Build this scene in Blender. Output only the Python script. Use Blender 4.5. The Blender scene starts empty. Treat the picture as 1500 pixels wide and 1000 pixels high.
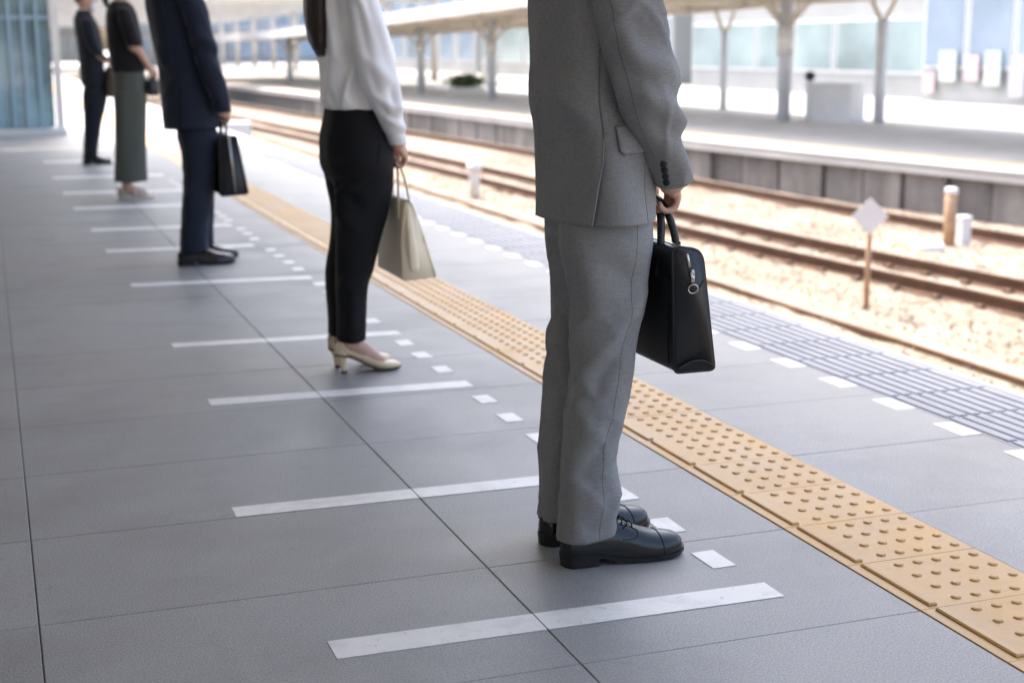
import bpy, bmesh, math, random
import numpy as np
from mathutils import Matrix, Vector, noise

random.seed(7); rng = np.random.default_rng(7)
scene = bpy.context.scene
PI = math.pi
D = math.radians

# ------------------------------------------------------------------ camera
cam = bpy.data.cameras.new('camera'); camo = bpy.data.objects.new('camera', cam)
scene.collection.objects.link(camo); scene.camera = camo
CR = Vector((0.94181, -0.33609, -0.00553)); CU = Vector((0.07200, 0.18564, 0.97998)); CF = Vector((0.32833, 0.92335, -0.19904))
m = Matrix.Identity(4)
for i in range(3):
    m[i][0], m[i][1], m[i][2] = CR[i], CU[i], -CF[i]
m[0][3], m[1][3], m[2][3] = 0, 0, 1.13
camo.matrix_world = m
cam.sensor_width = 36; cam.lens = 51.16; cam.clip_start = 0.05; cam.clip_end = 3000
cam.dof.use_dof = True; cam.dof.focus_distance = 3.0; cam.dof.aperture_fstop = 3.5

# ------------------------------------------------------------------ sky, sun, exposure
SUN_EL, SUN_AZ = D(58), D(-10)            # azimuth measured from +Y towards +X
world = bpy.data.worlds.new('World'); scene.world = world; world.use_nodes = True
wn = world.node_tree
sky = wn.nodes.new('ShaderNodeTexSky'); sky.sky_type = 'NISHITA'; sky.sun_disc = False
sky.sun_elevation = SUN_EL; sky.sun_rotation = SUN_AZ; sky.air_density = 1.0; sky.dust_density = 6.0; sky.ozone_density = 1.2
wn.links.new(sky.outputs[0], wn.nodes['Background'].inputs[0]); wn.nodes['Background'].inputs[1].default_value = 0.15
sl = bpy.data.lights.new('sun', 'SUN'); sl.energy = 1.5; sl.angle = D(2.0); sl.color = (1.0, 0.93, 0.84)
so = bpy.data.objects.new('sun', sl); scene.collection.objects.link(so)
sd = Vector((math.sin(SUN_AZ) * math.cos(SUN_EL), math.cos(SUN_AZ) * math.cos(SUN_EL), math.sin(SUN_EL)))
so.rotation_euler = sd.to_track_quat('Z', 'Y').to_euler(); so.location = (0, 0, 30)
scene.view_settings.view_transform = 'Standard'; scene.view_settings.look = 'None'
scene.view_settings.gamma = 1.0; scene.view_settings.use_curve_mapping = False
scene.view_settings.exposure = 2.2
scene.render.engine = 'CYCLES'
scene.cycles.max_bounces = 8; scene.cycles.diffuse_bounces = 5; scene.cycles.use_denoising = True

# ------------------------------------------------------------------ materials
def mat(name, col, rough=0.6, metal=0.0, var=0.0, vscale=4.0, fine=0.0, fscale=300.0, bump=0.0, bscale=200.0, bdist=0.002,
        spec=0.5, stretch=(1, 1, 1), objvar=0.0, sheen=0.0, col2=None, rvar=0.0, coat=0.0, trans=0.0, wpos=False, wear=(), spots=None):
    mt = bpy.data.materials.new(name); mt.use_nodes = True
    n, l = mt.node_tree.nodes, mt.node_tree.links
    b = n['Principled BSDF']
    b.inputs['Roughness'].default_value = rough; b.inputs['Metallic'].default_value = metal
    b.inputs['Specular IOR Level'].default_value = spec
    if sheen: b.inputs['Sheen Weight'].default_value = sheen; b.inputs['Sheen Roughness'].default_value = 0.4
    if coat: b.inputs['Coat Weight'].default_value = coat; b.inputs['Coat Roughness'].default_value = 0.1
    if trans: b.inputs['Transmission Weight'].default_value = trans
    tc = n.new('ShaderNodeTexCoord'); mp = n.new('ShaderNodeMapping'); 
    if wpos: geo_ = n.new('ShaderNodeNewGeometry'); l.new(geo_.outputs['Position'], mp.inputs[0])
    else: l.new(tc.outputs['Object'], mp.inputs[0])
    mp.inputs['Scale'].default_value = stretch
    val = None
    def addv(sock):
        nonlocal val
        if val is None: val = sock
        else:
            a = n.new('ShaderNodeMath'); a.operation = 'ADD'; l.new(val, a.inputs[0]); l.new(sock, a.inputs[1]); val = a.outputs[0]
    def noisefac(scale, amp, detail=3):
        t = n.new('ShaderNodeTexNoise'); t.inputs['Scale'].default_value = scale; t.inputs['Detail'].default_value = detail
        l.new(mp.outputs[0], t.inputs['Vector'])
        r = n.new('ShaderNodeMapRange'); r.inputs[1].default_value = 0.25; r.inputs[2].default_value = 0.75
        r.inputs[3].default_value = -amp; r.inputs[4].default_value = amp; l.new(t.outputs['Fac'], r.inputs[0]); return r.outputs[0], t
    base = None
    if var:
        s, t = noisefac(vscale, var); addv(s)
        if rvar:
            r = n.new('ShaderNodeMapRange'); r.inputs[1].default_value = 0.3; r.inputs[2].default_value = 0.7
            r.inputs[3].default_value = rough - rvar; r.inputs[4].default_value = rough + rvar
            l.new(t.outputs['Fac'], r.inputs[0]); l.new(r.outputs[0], b.inputs['Roughness'])
        if col2:
            mx = n.new('ShaderNodeMix'); mx.data_type = 'RGBA'; mx.inputs[6].default_value = (*col, 1); mx.inputs[7].default_value = (*col2, 1)
            rr = n.new('ShaderNodeMapRange'); rr.inputs[1].default_value = 0.4; rr.inputs[2].default_value = 0.65
            l.new(t.outputs['Fac'], rr.inputs[0]); l.new(rr.outputs[0], mx.inputs[0]); base = mx.outputs[2]
    if fine: addv(noisefac(fscale, fine, 2)[0])
    if objvar:
        oi = n.new('ShaderNodeObjectInfo'); r = n.new('ShaderNodeMapRange'); r.inputs[3].default_value = -objvar; r.inputs[4].default_value = objvar
        l.new(oi.outputs['Random'], r.inputs[0]); addv(r.outputs[0])
    if val is not None:
        a = n.new('ShaderNodeMath'); a.operation = 'ADD'; a.inputs[1].default_value = 1.0; l.new(val, a.inputs[0])
        v = n.new('ShaderNodeVectorMath'); v.operation = 'SCALE'
        if base is not None: l.new(base, v.inputs[0])
        else: v.inputs[0].default_value = col
        l.new(a.outputs[0], v.inputs['Scale']); l.new(v.outputs[0], b.inputs['Base Color'])
    else: b.inputs['Base Color'].default_value = (*col, 1)
    for (wc, ws, lo, hi, mxf) in wear:          # scuffs, grime and faded patches with a shape of their own
        t = n.new('ShaderNodeTexNoise'); t.inputs['Scale'].default_value = ws; t.inputs['Detail'].default_value = 6; t.inputs['Roughness'].default_value = 0.65
        l.new(mp.outputs[0], t.inputs['Vector']); r = n.new('ShaderNodeMapRange'); r.inputs[1].default_value = lo; r.inputs[2].default_value = hi; r.inputs[4].default_value = mxf
        l.new(t.outputs['Fac'], r.inputs[0]); mx = n.new('ShaderNodeMix'); mx.data_type = 'RGBA'; mx.inputs[7].default_value = (*wc, 1); l.new(r.outputs[0], mx.inputs[0])
        if b.inputs['Base Color'].is_linked: l.new(b.inputs['Base Color'].links[0].from_socket, mx.inputs[6])
        else: mx.inputs[6].default_value = (*col, 1)
        l.new(mx.outputs[2], b.inputs['Base Color'])
    if spots:                                   # small round dark spots (old gum, drips)
        wc, ws, rad, keep = spots
        t = n.new('ShaderNodeTexVoronoi'); t.inputs['Scale'].default_value = ws; l.new(mp.outputs[0], t.inputs['Vector'])
        sp = n.new('ShaderNodeSeparateColor'); l.new(t.outputs['Color'], sp.inputs[0])
        r = n.new('ShaderNodeMapRange'); r.inputs[1].default_value = rad; r.inputs[2].default_value = rad * .6; l.new(t.outputs['Distance'], r.inputs[0])
        c_ = n.new('ShaderNodeMath'); c_.operation = 'LESS_THAN'; c_.inputs[1].default_value = keep; l.new(sp.outputs[0], c_.inputs[0])
        m_ = n.new('ShaderNodeMath'); m_.operation = 'MULTIPLY'; l.new(r.outputs[0], m_.inputs[0]); l.new(c_.outputs[0], m_.inputs[1])
        m2 = n.new('ShaderNodeMath'); m2.operation = 'MULTIPLY'; m2.inputs[1].default_value = .5; l.new(m_.outputs[0], m2.inputs[0])
        mx = n.new('ShaderNodeMix'); mx.data_type = 'RGBA'; mx.inputs[7].default_value = (*wc, 1); l.new(m2.outputs[0], mx.inputs[0])
        l.new(b.inputs['Base Color'].links[0].from_socket, mx.inputs[6]); l.new(mx.outputs[2], b.inputs['Base Color'])
    if bump:
        t = n.new('ShaderNodeTexNoise'); t.inputs['Scale'].default_value = bscale; t.inputs['Detail'].default_value = 3
        l.new(mp.outputs[0], t.inputs['Vector'])
        bp = n.new('ShaderNodeBump'); bp.inputs['Strength'].default_value = bump; bp.inputs['Distance'].default_value = bdist
        l.new(t.outputs['Fac'], bp.inputs['Height']); l.new(bp.outputs[0], b.inputs['Normal'])
    return mt

def weave(name, col, amp=0.22, rough=0.85, scale=900.0, bump=0.25, sheen=0.15):
    """woven cloth: two crossed sets of slubby threads in object space"""
    mt = mat(name, col, rough, sheen=sheen, spec=0.25)
    n, l = mt.node_tree.nodes, mt.node_tree.links; b = n['Principled BSDF']
    tc = next(x for x in n if x.type == 'TEX_COORD')
    facs = []
    for st in ((1, 1, 0.06), (0.08, 0.08, 1)):
        mp = n.new('ShaderNodeMapping'); mp.inputs['Scale'].default_value = st; l.new(tc.outputs['Object'], mp.inputs[0])
        t = n.new('ShaderNodeTexNoise'); t.inputs['Scale'].default_value = scale; t.inputs['Detail'].default_value = 2
        l.new(mp.outputs[0], t.inputs['Vector']); facs.append(t.outputs['Fac'])
    a = n.new('ShaderNodeMath'); a.operation = 'ADD'; l.new(facs[0], a.inputs[0]); l.new(facs[1], a.inputs[1])
    r = n.new('ShaderNodeMapRange'); r.inputs[1].default_value = 0.7; r.inputs[2].default_value = 1.3
    r.inputs[3].default_value = 1 - amp; r.inputs[4].default_value = 1 + amp; l.new(a.outputs[0], r.inputs[0])
    big = n.new('ShaderNodeTexNoise'); big.inputs['Scale'].default_value = 9; l.new(tc.outputs['Object'], big.inputs['Vector'])
    r2 = n.new('ShaderNodeMapRange'); r2.inputs[3].default_value = 0.93; r2.inputs[4].default_value = 1.07; l.new(big.outputs['Fac'], r2.inputs[0])
    mu = n.new('ShaderNodeMath'); mu.operation = 'MULTIPLY'; l.new(r.outputs[0], mu.inputs[0]); l.new(r2.outputs[0], mu.inputs[1])
    v = n.new('ShaderNodeVectorMath'); v.operation = 'SCALE'; v.inputs[0].default_value = col
    l.new(mu.outputs[0], v.inputs['Scale']); l.new(v.outputs[0], b.inputs['Base Color'])
    bp = n.new('ShaderNodeBump'); bp.inputs['Strength'].default_value = bump; bp.inputs['Distance'].default_value = 0.0006
    l.new(a.outputs[0], bp.inputs['Height']); l.new(bp.outputs[0], b.inputs['Normal'])
    return mt

M = {}
M['tile'] = mat('paving_grey', (0.300, 0.303, 0.297), 0.55, var=0.13, vscale=3.2, fine=0.40, fscale=260, bump=0.4, bscale=330, bdist=0.0014, objvar=0.035, rvar=0.08, spec=0.45, wpos=True, wear=[((0.20, 0.195, 0.19), 1.7, .48, .72, .55), ((0.36, 0.35, 0.34), 4.0, .56, .75, .35), ((0.15, 0.145, 0.14), 14, .62, .74, .35)], spots=((0.11, 0.108, 0.105), 5.0, .045, .12))
M['joint'] = mat('joint_dark', (0.085, 0.085, 0.085), 0.9, var=0.2, vscale=20)
M['tape'] = mat('white_tape', (0.78, 0.77, 0.735), 0.55, var=0.06, vscale=8, fine=0.05, fscale=350, bump=0.25, bscale=280, bdist=0.0008, wpos=True, wear=[((0.50, 0.485, 0.47), 9, .50, .72, .6), ((0.34, 0.33, 0.32), 55, .60, .70, .55)])
M['tactile'] = mat('tactile_ochre', (0.52, 0.318, 0.115), 0.5, var=0.14, vscale=6, fine=0.05, fscale=250, bump=0.1, bscale=200, objvar=0.05, rvar=0.08, wpos=True, wear=[((0.40, 0.26, 0.11), 5, .50, .72, .6), ((0.30, 0.21, 0.11), 30, .60, .74, .5)], spots=((0.16, 0.12, 0.08), 7.0, .05, .15))
M['groove'] = mat('edge_tile_blue_grey', (0.30, 0.318, 0.36), 0.55, var=0.09, vscale=5, fine=0.06, fscale=200, objvar=0.04, wpos=True, wear=[((0.23, 0.245, 0.275), 6, .5, .75, .6)])
M['concrete'] = mat('concrete', (0.30, 0.29, 0.285), 0.85, var=0.22, vscale=1.3, fine=0.1, fscale=60, bump=0.4, bscale=40, bdist=0.01, col2=(0.25, 0.25, 0.24))
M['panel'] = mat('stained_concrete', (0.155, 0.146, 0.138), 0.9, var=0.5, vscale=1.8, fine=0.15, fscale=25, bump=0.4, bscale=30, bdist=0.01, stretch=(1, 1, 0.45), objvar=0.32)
M['paleconc'] = mat('pale_concrete', (0.47, 0.46, 0.445), 0.8, var=0.14, vscale=1.0, fine=0.06, fscale=40)
M['ballast'] = mat('ballast', (0.232, 0.183, 0.136), 0.95, var=0.15, vscale=0.7, fine=0.2, fscale=14, bump=0.6, bscale=16, bdist=0.03, col2=(0.27, 0.222, 0.172))
M['stone'] = mat('ballast_stone', (0.24, 0.192, 0.144), 0.95, var=0.2, vscale=9, fine=0.15, fscale=60, col2=(0.29, 0.24, 0.187))
M['rust'] = mat('rusty_steel', (0.105, 0.054, 0.030), 0.8, var=0.3, vscale=6, fine=0.15, fscale=60, bump=0.3, bscale=60, bdist=0.004)
M['tan'] = mat('tan_rust', (0.40, 0.25, 0.15), 0.8, var=0.25, vscale=8, fine=0.1, fscale=60)
M['railtop'] = mat('rail_head', (0.30, 0.24, 0.19), 0.45, metal=0.5, var=0.2, vscale=4)
M['sleeper'] = mat('sleeper', (0.19, 0.15, 0.11), 0.9, var=0.25, vscale=5, fine=0.1, fscale=40)
M['paintwhite'] = mat('white_paint', (0.72, 0.72, 0.72), 0.5, var=0.06, vscale=3)
M['steelgrey'] = mat('grey_steel_paint', (0.58, 0.60, 0.63), 0.5, var=0.08, vscale=2)
M['beige'] = mat('beige_steel_paint', (0.60, 0.545, 0.46), 0.6, var=0.12, vscale=1.5)
M['roofpale'] = mat('pale_roof_sheet', (0.74, 0.71, 0.65), 0.6, var=0.08, vscale=1)
M['teal'] = mat('teal_glass', (0.27, 0.41, 0.46), 0.08, var=0.5, vscale=1.6, spec=0.8)
M['tealrib'] = mat('blue_mullion', (0.30, 0.46, 0.57), 0.35, spec=0.6)
M['bglass'] = mat('pale_blue_glass', (0.25, 0.32, 0.40), 0.12, var=0.25, vscale=0.4, spec=0.8)
M['tglass'] = mat('pale_teal_glass', (0.28, 0.36, 0.37), 0.12, var=0.3, vscale=0.4, spec=0.8)
M['wallwhite'] = mat('white_cladding', (0.35, 0.36, 0.36), 0.6, var=0.1, vscale=0.5)
M['plaza'] = mat('plaza_paving', (0.36, 0.35, 0.33), 0.8, var=0.1, vscale=0.3)
M['yellow'] = mat('yellow_strip', (0.62, 0.45, 0.22), 0.6, var=0.08, vscale=2)
M['leafg'] = mat('shrub_leaf', (0.07, 0.11, 0.035), 0.6, var=0.4, vscale=6)
M['bark'] = mat('bark', (0.12, 0.09, 0.06), 0.9)
M['blackplastic'] = mat('black_plastic', (0.015, 0.016, 0.018), 0.4)
M['pink'] = mat('pink_print', (0.60, 0.44, 0.47), 0.5, var=0.15, vscale=2)
M['lilac'] = mat('lilac_print', (0.47, 0.45, 0.56), 0.5, var=0.15, vscale=2)
M['mint'] = mat('mint_print', (0.46, 0.53, 0.50), 0.5, var=0.15, vscale=2)
# people
M['skin'] = mat('skin', (0.58, 0.34, 0.25), 0.5, var=0.08, vscale=25, fine=0.04, fscale=400, bump=0.1, bscale=300, bdist=0.0006)
M['skin'].node_tree.nodes['Principled BSDF'].inputs['Subsurface Weight'].default_value = 0.12
M['skin'].node_tree.nodes['Principled BSDF'].inputs['Subsurface Radius'].default_value = (0.01, 0.004, 0.002)
M['greysuit'] = weave('grey_wool', (0.252, 0.252, 0.253), 0.21, 0.85, 850, 0.25, 0.0)
M['greyseam'] = mat('grey_seam', (0.135, 0.134, 0.136), 0.9)
M['greyhighlight'] = mat('grey_edge_highlight', (0.30, 0.30, 0.30), 0.9)  # lighter than the cloth: highlight painted along the jacket vent
M['navysuit'] = weave('navy_wool', (0.017, 0.022, 0.038), 0.15, 0.85, 600)
M['darksuit'] = weave('dark_wool', (0.014, 0.016, 0.024), 0.15, 0.85, 600)
M['blouse'] = mat('white_blouse', (0.86, 0.85, 0.85), 0.6, sheen=0.1, fine=0.015, fscale=500, bump=0.05, bscale=500, bdist=0.0005)
M['blacktrouser'] = weave('black_cloth', (0.0070, 0.0070, 0.0085), 0.1, 0.8, 800, 0.15, 0.03)
M['blacktop'] = weave('black_knit', (0.012, 0.012, 0.014), 0.12, 0.9, 500, 0.3)
M['olive'] = weave('olive_cloth', (0.090, 0.097, 0.080), 0.1, 0.85, 500, 0.2)
M['shirt'] = mat('white_shirt', (0.78, 0.79, 0.82), 0.7)
M['tie'] = mat('dark_tie', (0.03, 0.035, 0.08), 0.5)
M['sock'] = mat('black_sock', (0.012, 0.012, 0.014), 0.9, fine=0.3, fscale=500)
M['leather'] = mat('black_shoe_leather', (0.008, 0.008, 0.008), 0.19, var=0.15, vscale=30, bump=0.05, bscale=120, bdist=0.001, rvar=0.05)
M['sole'] = mat('shoe_sole', (0.010, 0.010, 0.010), 0.5, fine=0.2, fscale=200)
M['bagblack'] = mat('black_bag_leather', (0.013, 0.013, 0.014), 0.38, fine=0.15, fscale=500, bump=0.25, bscale=550, bdist=0.0006, rvar=0.05, var=0.1, vscale=12)
M['piping'] = mat('bag_piping', (0.016, 0.016, 0.017), 0.55)
M['chrome'] = mat('nickel', (0.6, 0.58, 0.55), 0.2, metal=1.0)
M['totebeige'] = mat('beige_leather', (0.92, 0.79, 0.57), 0.45, fine=0.04, fscale=400, bump=0.15, bscale=350, bdist=0.0008, var=0.05, vscale=8)
M['totelining'] = mat('tote_lining', (0.22, 0.15, 0.08), 0.7)
M['pump'] = mat('beige_pump_leather', (0.84, 0.66, 0.45), 0.33, var=0.04, vscale=10)
M['heeltip'] = mat('heel_tip', (0.07, 0.05, 0.03), 0.6)
M['hair'] = mat('dark_hair', (0.028, 0.013, 0.008), 0.4, fine=0.5, fscale=260, bump=0.5, bscale=260, bdist=0.002, stretch=(1, 1, 0.04))
M['hairblack'] = mat('black_hair', (0.010, 0.008, 0.008), 0.45, fine=0.4, fscale=260, bump=0.5, bscale=200, bdist=0.002)
M['brownbag'] = mat('brown_canvas', (0.075, 0.052, 0.036), 0.75, fine=0.15, fscale=200)
M['greybag'] = mat('slate_leather', (0.035, 0.035, 0.045), 0.5)
M['mask'] = mat('white_mask', (0.75, 0.76, 0.78), 0.8)
M['sneaker'] = mat('cream_sandal', (0.66, 0.58, 0.48), 0.5)
M['eye'] = mat('eye', (0.05, 0.03, 0.02), 0.15)
M['lip'] = mat('lip', (0.42, 0.16, 0.14), 0.45)

# ------------------------------------------------------------------ helpers
def link(o): scene.collection.objects.link(o); return o
def empty(name, loc, label=None, cat=None, group=None):
    o = bpy.data.objects.new(name, None); o.location = loc; o.empty_display_size = 0.2; link(o)
    if label: o['label'] = label
    if cat: o['category'] = cat
    if group: o['group'] = group
    return o
def tag(o, label, cat, group=None):
    o['label'] = label; o['category'] = cat
    if group: o['group'] = group
    return o
def mk(V, F, name='mesh'):
    me = bpy.data.meshes.new(name); me.from_pydata([tuple(map(float, v)) for v in V], [], [tuple(map(int, f)) for f in F]); me.update(); return me
def ob(name, me, mt, parent=None, smooth=True, origin=None, rel=True):
    """mesh given in world coordinates; made relative to its origin / its parent's location"""
    if parent is not None and rel:
        off = Vector(parent_loc(parent))
        me.transform(Matrix.Translation(-off))
    elif origin is not None:
        me.transform(Matrix.Translation(-Vector(origin)))
    o = bpy.data.objects.new(name, me); link(o)
    if origin is not None: o.location = origin
    if parent is not None: o.parent = parent
    if mt is not None and len(me.materials) == 0: me.materials.append(mt)
    if smooth: me.polygons.foreach_set('use_smooth', [True] * len(me.polygons))
    return o
def parent_loc(p):
    v = Vector((0, 0, 0))
    while p is not None: v += Vector(p.location); p = p.parent
    return v
class Geo:
    def __init__(s): s.V = []; s.F = []
    def add(s, V, F):
        k = len(s.V); s.V += [tuple(v) for v in V]; s.F += [tuple(i + k for i in f) for f in F]; return s
    def box(s, x0, x1, y0, y1, z0, z1, bev=0.0):
        if bev <= 0:
            V = [(x, y, z) for z in (z0, z1) for y in (y0, y1) for x in (x0, x1)]
            s.add(V, [(0, 2, 3, 1), (4, 5, 7, 6), (0, 1, 5, 4), (2, 6, 7, 3), (0, 4, 6, 2), (1, 3, 7, 5)])
        else:   # chamfered top edge
            V = [(x0, y0, z0), (x1, y0, z0), (x1, y1, z0), (x0, y1, z0), (x0, y0, z1 - bev), (x1, y0, z1 - bev), (x1, y1, z1 - bev), (x0, y1, z1 - bev),
                 (x0 + bev, y0 + bev, z1), (x1 - bev, y0 + bev, z1), (x1 - bev, y1 - bev, z1), (x0 + bev, y1 - bev, z1)]
            F = [(0, 3, 2, 1), (8, 9, 10, 11)]
            for a in range(4):
                c = (a + 1) % 4; F += [(a, c, c + 4, a + 4), (a + 4, c + 4, c + 8, a + 8)]
            s.add(V, F)
        return s
    def tube(s, pts, rad, N=10, cap=True, flat=1.0, up=None):
        V, F = tube(pts, rad, N, cap, flat, up); return s.add(V, F)
    def mesh(s, name='mesh'): return mk(s.V, s.F, name)
def tube(pts, rad, N=10, cap=True, flat=1.0, up=None):
    P_ = np.array(pts, float); n = len(P_)
    if np.isscalar(rad): rad = [rad] * n
    T = np.gradient(P_, axis=0); T /= np.linalg.norm(T, axis=1)[:, None] + 1e-12
    u = np.array(up if up is not None else ((0, 0, 1) if abs(T[0][2]) < 0.9 else (1, 0, 0)), float)
    V, F = [], []
    for i in range(n):
        u = u - T[i] * (u @ T[i]); u /= np.linalg.norm(u) + 1e-12; w = np.cross(T[i], u)
        for k in range(N):
            a = 2 * PI * k / N; V.append(P_[i] + rad[i] * (math.cos(a) * u * flat + math.sin(a) * w))
    for i in range(n - 1):
        for k in range(N):
            F.append((i * N + k, i * N + (k + 1) % N, (i + 1) * N + (k + 1) % N, (i + 1) * N + k))
    if cap: F += [tuple(range(N - 1, -1, -1)), tuple((n - 1) * N + k for k in range(N))]
    return V, F
def smoothpath(pts, M_=24):
    """Catmull-Rom through the points"""
    P_ = np.array(pts, float); n = len(P_); t = np.linspace(0, n - 1, M_); out = []
    for x in t:
        i = min(int(x), n - 2); f = x - i
        p0, p1, p2, p3 = P_[max(i - 1, 0)], P_[i], P_[i + 1], P_[min(i + 2, n - 1)]
        out.append(0.5 * (2 * p1 + (p2 - p0) * f + (2 * p0 - 5 * p1 + 4 * p2 - p3) * f * f + (3 * p1 - p0 - 3 * p2 + p3) * f ** 3))
    return np.array(out)
def herm(zs, vs, z):
    zs = np.asarray(zs, float); vs = np.asarray(vs, float); z = np.clip(z, zs[0], zs[-1])
    mt = np.gradient(vs, zs); i = np.clip(np.searchsorted(zs, z) - 1, 0, len(zs) - 2)
    hh = zs[i + 1] - zs[i]; t = (z - zs[i]) / hh
    return ((2 * t ** 3 - 3 * t ** 2 + 1) * vs[i] + (t ** 3 - 2 * t ** 2 + t) * hh * mt[i] + (-2 * t ** 3 + 3 * t ** 2) * vs[i + 1] + (t ** 3 - t ** 2) * hh * mt[i + 1])
class Surf:
    """stack of horizontal superellipse rings: (z, xc, yc, a, b); t=0 is the front (+X), 90 deg the left (+Y), 270 deg the right"""
    def __init__(s, ctrl, n=2.2):
        c = np.array(ctrl, float); c = c[np.argsort(c[:, 0])]; s.z = c[:, 0]; s.c = c[:, 1:]; s.n = n
    def par(s, z): return [herm(s.z, s.c[:, k], z) for k in range(4)]
    def pt(s, t, z, off=0.0):
        t = np.asarray(t, float); z = np.asarray(z, float); xc, yc, a, b = s.par(z)
        c, q = np.cos(t), np.sin(t); e = 2 / s.n
        x = np.sign(c) * np.abs(c) ** e; y = np.sign(q) * np.abs(q) ** e
        nx = np.sign(c) * np.abs(c) ** (2 - e) / a; ny = np.sign(q) * np.abs(q) ** (2 - e) / b; L = np.hypot(nx, ny) + 1e-9
        return np.stack([xc + a * x + off * nx / L, yc + b * y + off * ny / L, z + 0 * x], -1)
    def scaled(s, k): return Surf(np.c_[s.z, s.c[:, 0], s.c[:, 1], s.c[:, 2] * k, s.c[:, 3] * k], s.n)
def segdist(p, a, b):
    ab = b - a; t = np.clip(((p - a) @ ab) / (ab @ ab + 1e-12), 0, 1); return np.linalg.norm(p - (a + t[..., None] * ab), axis=-1), t
def folds_fn(segs):
    """segs: (p0, p1, sigma, amplitude) ridges (or valleys, if negative)"""
    def f(p):
        r = np.zeros(p.shape[:-1]); FK = 3.0
        for a, b, sg, am in segs:
            d, t = segdist(p, np.array(a, float), np.array(b, float)); r += FK * am * np.exp(-d * d / (2 * sg * sg)) * (0.55 + 0.45 * np.sin(PI * np.clip(t, 0.02, 0.98)))
        return r
    return f
def noise_fn(scale, amp, seed=0.0, st=(1, 1, 1)):
    def f(p):
        q = p.reshape(-1, 3); out = np.empty(len(q))
        for i, v in enumerate(q): out[i] = noise.noise(Vector((v[0] * scale * st[0] + seed, v[1] * scale * st[1], v[2] * scale * st[2])))
        return amp * out.reshape(p.shape[:-1])
    return f
def ridge_fn(scale, amp, seed, st=(1, 1, 1), shear=0.0, zr=None):
    """pinched, directional creases: thin ridges along the zero lines of a sheared, stretched noise"""
    def f(p):
        q = p.reshape(-1, 3); out = np.empty(len(q))
        for i, v in enumerate(q):
            h_ = v[0] + v[1]; out[i] = noise.noise(Vector((v[0] * scale * st[0] + seed, v[1] * scale * st[1], (v[2] + shear * h_) * scale * st[2])))
        r = ((1 - np.clip(np.abs(out) * 3.2, 0, 1)) ** 2 - .33) * amp
        if zr is not None: r = r * (0.15 + 0.85 * np.interp(q[:, 2], zr[0], zr[1]))
        return r.reshape(p.shape[:-1])
    return f
def sheet(surf, t0, t1, Nt, zlo, zhi, Nz, disp=(), closed=True, off=0.0, captop=False, capbot=False):
    """grid over the surf between two angles; zlo / zhi may be functions of t"""
    ts = np.linspace(t0, t1, Nt, endpoint=not closed)
    lo = np.array([zlo(t) if callable(zlo) else zlo for t in ts]); hi = np.array([zhi(t) if callable(zhi) else zhi for t in ts])
    v = np.linspace(0, 1, Nz)[:, None]; Z = lo[None] * (1 - v) + hi[None] * v; T = np.repeat(ts[None], Nz, 0)
    p0 = surf.pt(T, Z); d = np.full(T.shape, float(off))
    for f in disp: d = d + f(p0)
    n_ = surf.pt(T, Z, 1.0) - p0
    V = (p0 + n_ * d[..., None]).reshape(-1, 3); F = []
    K = Nt if closed else Nt - 1
    for i in range(Nz - 1):
        for k in range(K):
            F.append((i * Nt + k, i * Nt + (k + 1) % Nt, (i + 1) * Nt + (k + 1) % Nt, (i + 1) * Nt + k))
    if closed and captop: F.append(tuple((Nz - 1) * Nt + k for k in range(Nt)))
    if closed and capbot: F.append(tuple(range(Nt - 1, -1, -1)))
    return V, F
def solidify(me, th, offset=-1.0):
    bm = bmesh.new(); bm.from_mesh(me); bmesh.ops.solidify(bm, geom=bm.faces[:], thickness=th); bm.to_mesh(me); bm.free(); return me
def remesh(geo, voxel, smooth=4, extra=()):
    me = geo.mesh('tmp'); o = bpy.data.objects.new('tmp', me); link(o)
    r = o.modifiers.new('r', 'REMESH'); r.mode = 'VOXEL'; r.voxel_size = voxel; r.use_smooth_shade = True
    if smooth: s_ = o.modifiers.new('s', 'SMOOTH'); s_.iterations = smooth; s_.factor = 0.5
    dg = bpy.context.evaluated_depsgraph_get(); dg.update()
    out = bpy.data.meshes.new_from_object(o.evaluated_get(dg)); bpy.data.objects.remove(o); bpy.data.meshes.remove(me)
    out.materials.clear(); return out
def displace(me, fns):
    n = len(me.vertices); co = np.empty(n * 3, np.float32); me.vertices.foreach_get('co', co); co = co.reshape(-1, 3).astype(float)
    no = np.array([v.normal[:] for v in me.vertices]); d = np.zeros(n)
    for f in fns: d = d + f(co)
    me.vertices.foreach_set('co', (co + no * d[:, None]).astype(np.float32).ravel()); me.update(); return me

# ================================================================== SETTING
def struct(o): o['kind'] = 'structure'; return o
ground = struct(ob('ground', mk([(-1500, -1500, -1.75), (1500, -1500, -1.75), (1500, 1500, -1.75), (-1500, 1500, -1.75)], [(0, 1, 2, 3)]), M['plaza'], smooth=False))

# ---- near platform
g = Geo().box(-7, 3.118, -6, 130, -1.70, -0.012)
platform = struct(ob('platform', g.mesh(), M['joint'], smooth=False))
def inst(name, me, loc, parent, rz=0.0):
    o = bpy.data.objects.new(name, me); o.location = loc; o.rotation_euler = (0, 0, rz); o.parent = parent; link(o); return o
JY0, JP = 2.352, 0.546
rows = [JY0 + JP * k for k in range(-5, 20)]
cols = [(0.024 - 0.9465 * (i + 1), 0.024 - 0.9465 * i) for i in range(4)] + [(0.024, 0.970), (0.970, 1.715), (2.052, 2.700)]
gp = 0.0012
for (x0, x1) in cols:
    w, d = (x1 - x0) / 2 - gp, JP / 2 - 0.0007
    me = Geo().box(-w, w, -d, d, -0.011, 0.0, 0.0016).mesh('paving_tile'); me.materials.append(M['tile'])
    for y in rows[:-1]:
        inst('paving_tile', me, ((x0 + x1) / 2, y + JP / 2, rng.uniform(-0.0004, 0.0004)), platform)
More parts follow.
